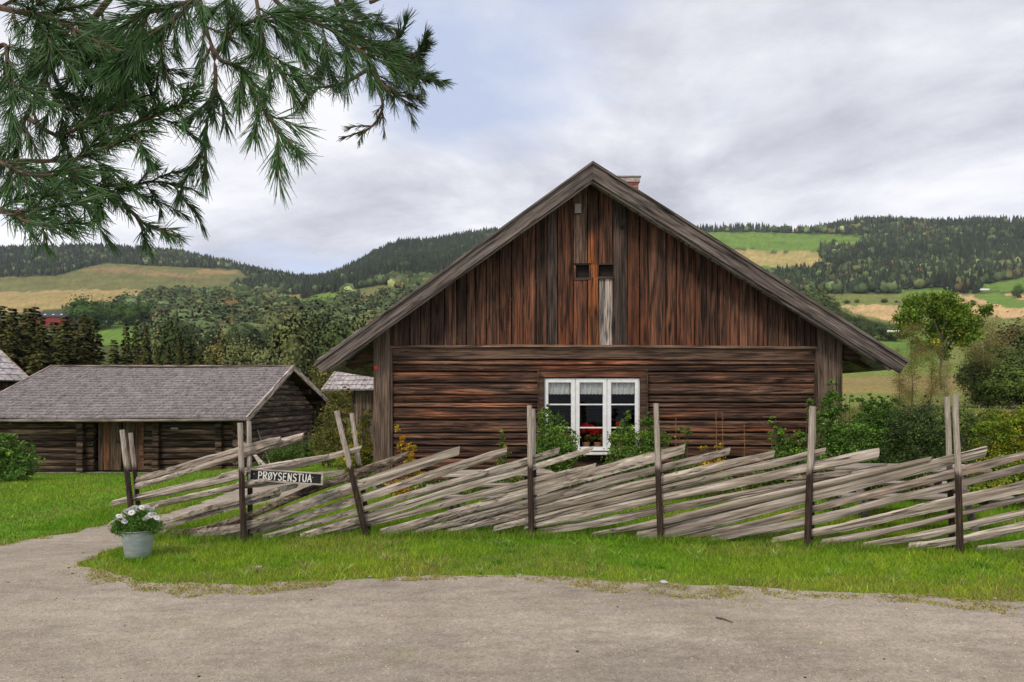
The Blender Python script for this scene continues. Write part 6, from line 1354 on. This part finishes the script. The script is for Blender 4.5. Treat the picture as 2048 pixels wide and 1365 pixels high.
BO = [  # picture points, depth start/end, bough radius, needle length, side shoots, options
 ([(-40, -10), (0, 15), (85, 32), (140, 55), (190, 82), (250, 105)], 1.75, 1.6, 0.010, 0.075, 7, {}),
 ([(390, -60), (392, 0), (416, 71), (428, 112), (431, 180), (416, 232), (412, 281), (409, 365)], 1.9, 1.65, 0.0085, 0.075, 5, {'start': 0.5}),
 ([(428, 100), (444, 123), (482, 135), (497, 164), (523, 211), (546, 249), (573, 278), (602, 308)], 1.7, 1.45, 0.006, 0.085, 4, {}),
 ([(505, -40), (520, 40), (532, 100), (546, 126), (573, 164), (590, 200)], 1.75, 1.6, 0.0055, 0.085, 3, {}),
 ([(500, -60), (560, 10), (593, 32), (628, 44), (664, 61), (693, 85), (737, 111), (780, 132), (805, 146)], 1.9, 1.8, 0.008, 0.085, 7, {}),
 ([(250, -40), (184, 41), (157, 75), (112, 116), (90, 157), (56, 225), (37, 278), (26, 338), (10, 380)], 1.8, 1.7, 0.010, 0.078, 8, {}),
 ([(34, 322), (94, 322), (150, 319), (187, 304), (232, 289), (277, 266), (300, 262)], 1.65, 1.5, 0.006, 0.075, 4, {}),
 ([(60, 240), (110, 270), (146, 262), (187, 240), (225, 225), (270, 200)], 1.7, 1.55, 0.006, 0.072, 3, {}),
 ([(200, 330), (215, 390), (232, 390), (262, 375), (300, 364), (337, 367), (385, 378)], 1.75, 1.75, 0.005, 0.052, 5, {'dark': 0.8}),
 ([(228, 385), (240, 397), (277, 439), (319, 461), (360, 474)], 1.7, 1.55, 0.0045, 0.06, 2, {}),
 ([(-40, 428), (0, 424), (34, 424), (75, 420), (124, 412), (175, 400)], 1.55, 1.45, 0.006, 0.07, 3, {}),
 ([(34, 424), (50, 440), (75, 450), (112, 454), (140, 460)], 1.5, 1.42, 0.005, 0.07, 2, {}),
 ([(-40, 400), (0, 420), (35, 436), (60, 448)], 1.45, 1.4, 0.005, 0.065, 1, {}),
 ([(420, -30), (386, 0), (326, 19), (285, 30), (240, 60)], 1.65, 1.5, 0.007, 0.078, 4, {}),
 ([(386, 0), (369, 19), (326, 56), (277, 86), (255, 116), (235, 150)], 1.7, 1.55, 0.006, 0.078, 5, {}),
 ([(120, 60), (184, 109), (210, 124), (240, 135), (285, 157), (307, 187)], 1.75, 1.7, 0.006, 0.07, 5, {'dark': 0.85}),
 ([(230, 260), (289, 240), (326, 225), (360, 210), (390, 190)], 1.65, 1.5, 0.005, 0.06, 3, {}),
 ([(100, 130), (130, 190), (180, 200), (230, 190), (290, 195)], 1.8, 1.7, 0.006, 0.075, 4, {'dark': 0.8}),
 ([(-30, 120), (10, 90), (15, 150), (30, 190), (60, 200)], 1.6, 1.5, 0.006, 0.08, 4, {}),
 ([(-30, 300), (10, 330), (60, 350), (110, 350), (170, 340)], 1.6, 1.5, 0.006, 0.072, 4, {}),
 ([(428, 112), (470, 60), (520, 40), (560, 50), (610, 70)], 1.75, 1.7, 0.006, 0.08, 4, {}),
 ([(470, -50), (455, 20), (480, 60), (500, 90)], 1.8, 1.7, 0.006, 0.08, 3, {}),
 ([(322, 60), (322, 105), (330, 140), (340, 170)], 1.65, 1.6, 0.004, 0.06, 2, {}),
 ([(600, 30), (620, 80), (655, 110), (640, 150)], 2.0, 2.0, 0.005, 0.075, 3, {'dark': 0.8}),
 ([(120, -40), (150, 30), (190, 70), (240, 90), (300, 80)], 1.75, 1.65, 0.006, 0.08, 6, {}),
 ([(60, -40), (70, 30), (100, 90), (80, 140)], 1.7, 1.6, 0.006, 0.08, 5, {}),
 ([(300, -40), (290, 40), (250, 90), (200, 130), (170, 180)], 1.8, 1.7, 0.006, 0.078, 6, {'dark': 0.85}),
 ([(90, 160), (120, 210), (170, 225), (220, 250)], 1.75, 1.6, 0.005, 0.075, 5, {'dark': 0.9}),
 ([(30, 320), (60, 370), (110, 380), (170, 385), (215, 370)], 1.7, 1.55, 0.005, 0.072, 5, {}),
 # farther dense bough at the right
 ([(655, -60), (672, 0), (693, 38), (702, 67), (735, 95), (768, 100), (800, 75), (812, 45)], 2.5, 2.45, 0.014, 0.075, 9, {'dark': 0.75, 'brown': 0.12, 'start': 0.35, 'per': 8}),
 ([(735, 95), (775, 110), (815, 118), (840, 105), (850, 85)], 2.5, 2.4, 0.008, 0.075, 7, {'dark': 0.7, 'brown': 0.1, 'per': 9}),
 ([(760, 100), (800, 135), (835, 155), (858, 160)], 2.45, 2.35, 0.007, 0.075, 7, {'dark': 0.7, 'brown': 0.1, 'per': 9}),
 ([(745, 130), (762, 165), (790, 190), (825, 210)], 2.5, 2.45, 0.008, 0.07, 6, {'dark': 0.6, 'brown': 0.25, 'per': 6}),
 ([(745, 140), (762, 190), (764, 222), (745, 252), (720, 265), (690, 275)], 2.5, 2.5, 0.008, 0.05, 3, {'dark': 0.6, 'brown': 0.3, 'start': 0.4, 'per': 4}),
 ([(735, 140), (700, 160), (665, 172), (620, 176), (600, 172)], 2.5, 2.5, 0.009, 0.062, 4, {'dark': 0.6, 'brown': 0.5, 'per': 4}),
 ([(700, 60), (720, 30), (745, 50), (760, 30)], 2.5, 2.5, 0.006, 0.07, 4, {'dark': 0.7, 'brown': 0.1, 'per': 5}),
 ([(740, 5), (770, -8), (800, -30)], 2.4, 2.4, 0.008, 0.0, 0, {'bare': True}),
]
rs = np.random.RandomState(99); rq = random.Random(17)
for bi, (pp, d0, d1, r0, ln, nsh, opt) in enumerate(BO):
    ln *= 0.84 if d0 < 2.2 else 0.72; opt = dict(opt); bare = opt.pop('bare', False); n_ = len(pp)
    pts = [at(a, b, d0 + (d1 - d0) * i / (n_ - 1) + 0.02 * math.sin(i * 2 + bi)) for i, (a, b) in enumerate(pp)]; pts = crom(pts, 22)
    mb = MB(); mb.tube([q - OFF for q in pts], [r0 * 0.72 * (1 - 0.75 * i / 22) + 0.001 for i in range(23)], 7, jit=0.12)
    V = []; C = []; Fl = []
    if not bare:
        needles_on(pts, rs, V, Fl, C, ln, start=opt.get('start', 0.22), per=opt.get('per', 6.4), dark=opt.get('dark', 1), brown=opt.get('brown', 0))
        nsh = int(nsh * 1.7)
        for k in range(nsh):
            f = (0.15 + 0.78 * (k + rq.random()) / max(nsh, 1)); i = int(f * 21); p_ = pts[i]; d = (pts[i + 1] - pts[i]).normalized()
            sd_ = -1 if (k % 2) else 1; perp = Vector((-d.z, 0, d.x)) * sd_ ; dr = (d * rq.uniform(0.7, 1.1) + perp * rq.uniform(0.4, 0.9) + Vector((0, rq.uniform(-.35, .35), -0.25))).normalized(); l = rq.uniform(0.05, 0.12) * (d0 / 1.6 if d0 < 2.2 else 0.75)
            q1 = p_ + dr * l * 0.5 + Vector((0, 0, 0.004)); q2 = p_ + dr * l; mb.tube([p_ - OFF, q1 - OFF, q2 - OFF], [r0 * 0.4, r0 * 0.3, 0.0012], 5)
            needles_on([p_, q1, q2], rs, V, Fl, C, ln * 0.95, start=0.15, per=opt.get('per', 6.4) * 1.15, dark=opt.get('dark', 1), brown=opt.get('brown', 0))
    tw = mb.build('bough', M['twig'], PT)
    if V:
        V = [(v[0] - OFF, v[1], v[2]) for v in V]; link('needles', needle_mesh(V, C, 0.0019 * (1 if d0 < 2.2 else 1.2)), tw)

hb = MB(); hb.box(-2600, 2600, -60, 2700, -13, 480); hz = hb.build('haze', bpy.data.materials.new('haze'))
hm = hz.data.materials[0]; hm.use_nodes = True; ht = hm.node_tree; ht.nodes.clear(); pv = ht.nodes.new('ShaderNodeVolumePrincipled'); pv.inputs['Color'].default_value = (0.86, 0.92, 1.0, 1); pv.inputs['Density'].default_value = 0.00009; pv.inputs['Anisotropy'].default_value = 0.3
ho = ht.nodes.new('ShaderNodeOutputMaterial'); L(ht, pv.outputs[0], ho.inputs['Volume']); tag(hz, 'thin pale air haze over the valley', 'haze', kind='stuff')
tot = sum(len(o.data.polygons) for o in bpy.data.objects if o.type == 'MESH'); print('objects', len(bpy.data.objects), 'faces', tot)
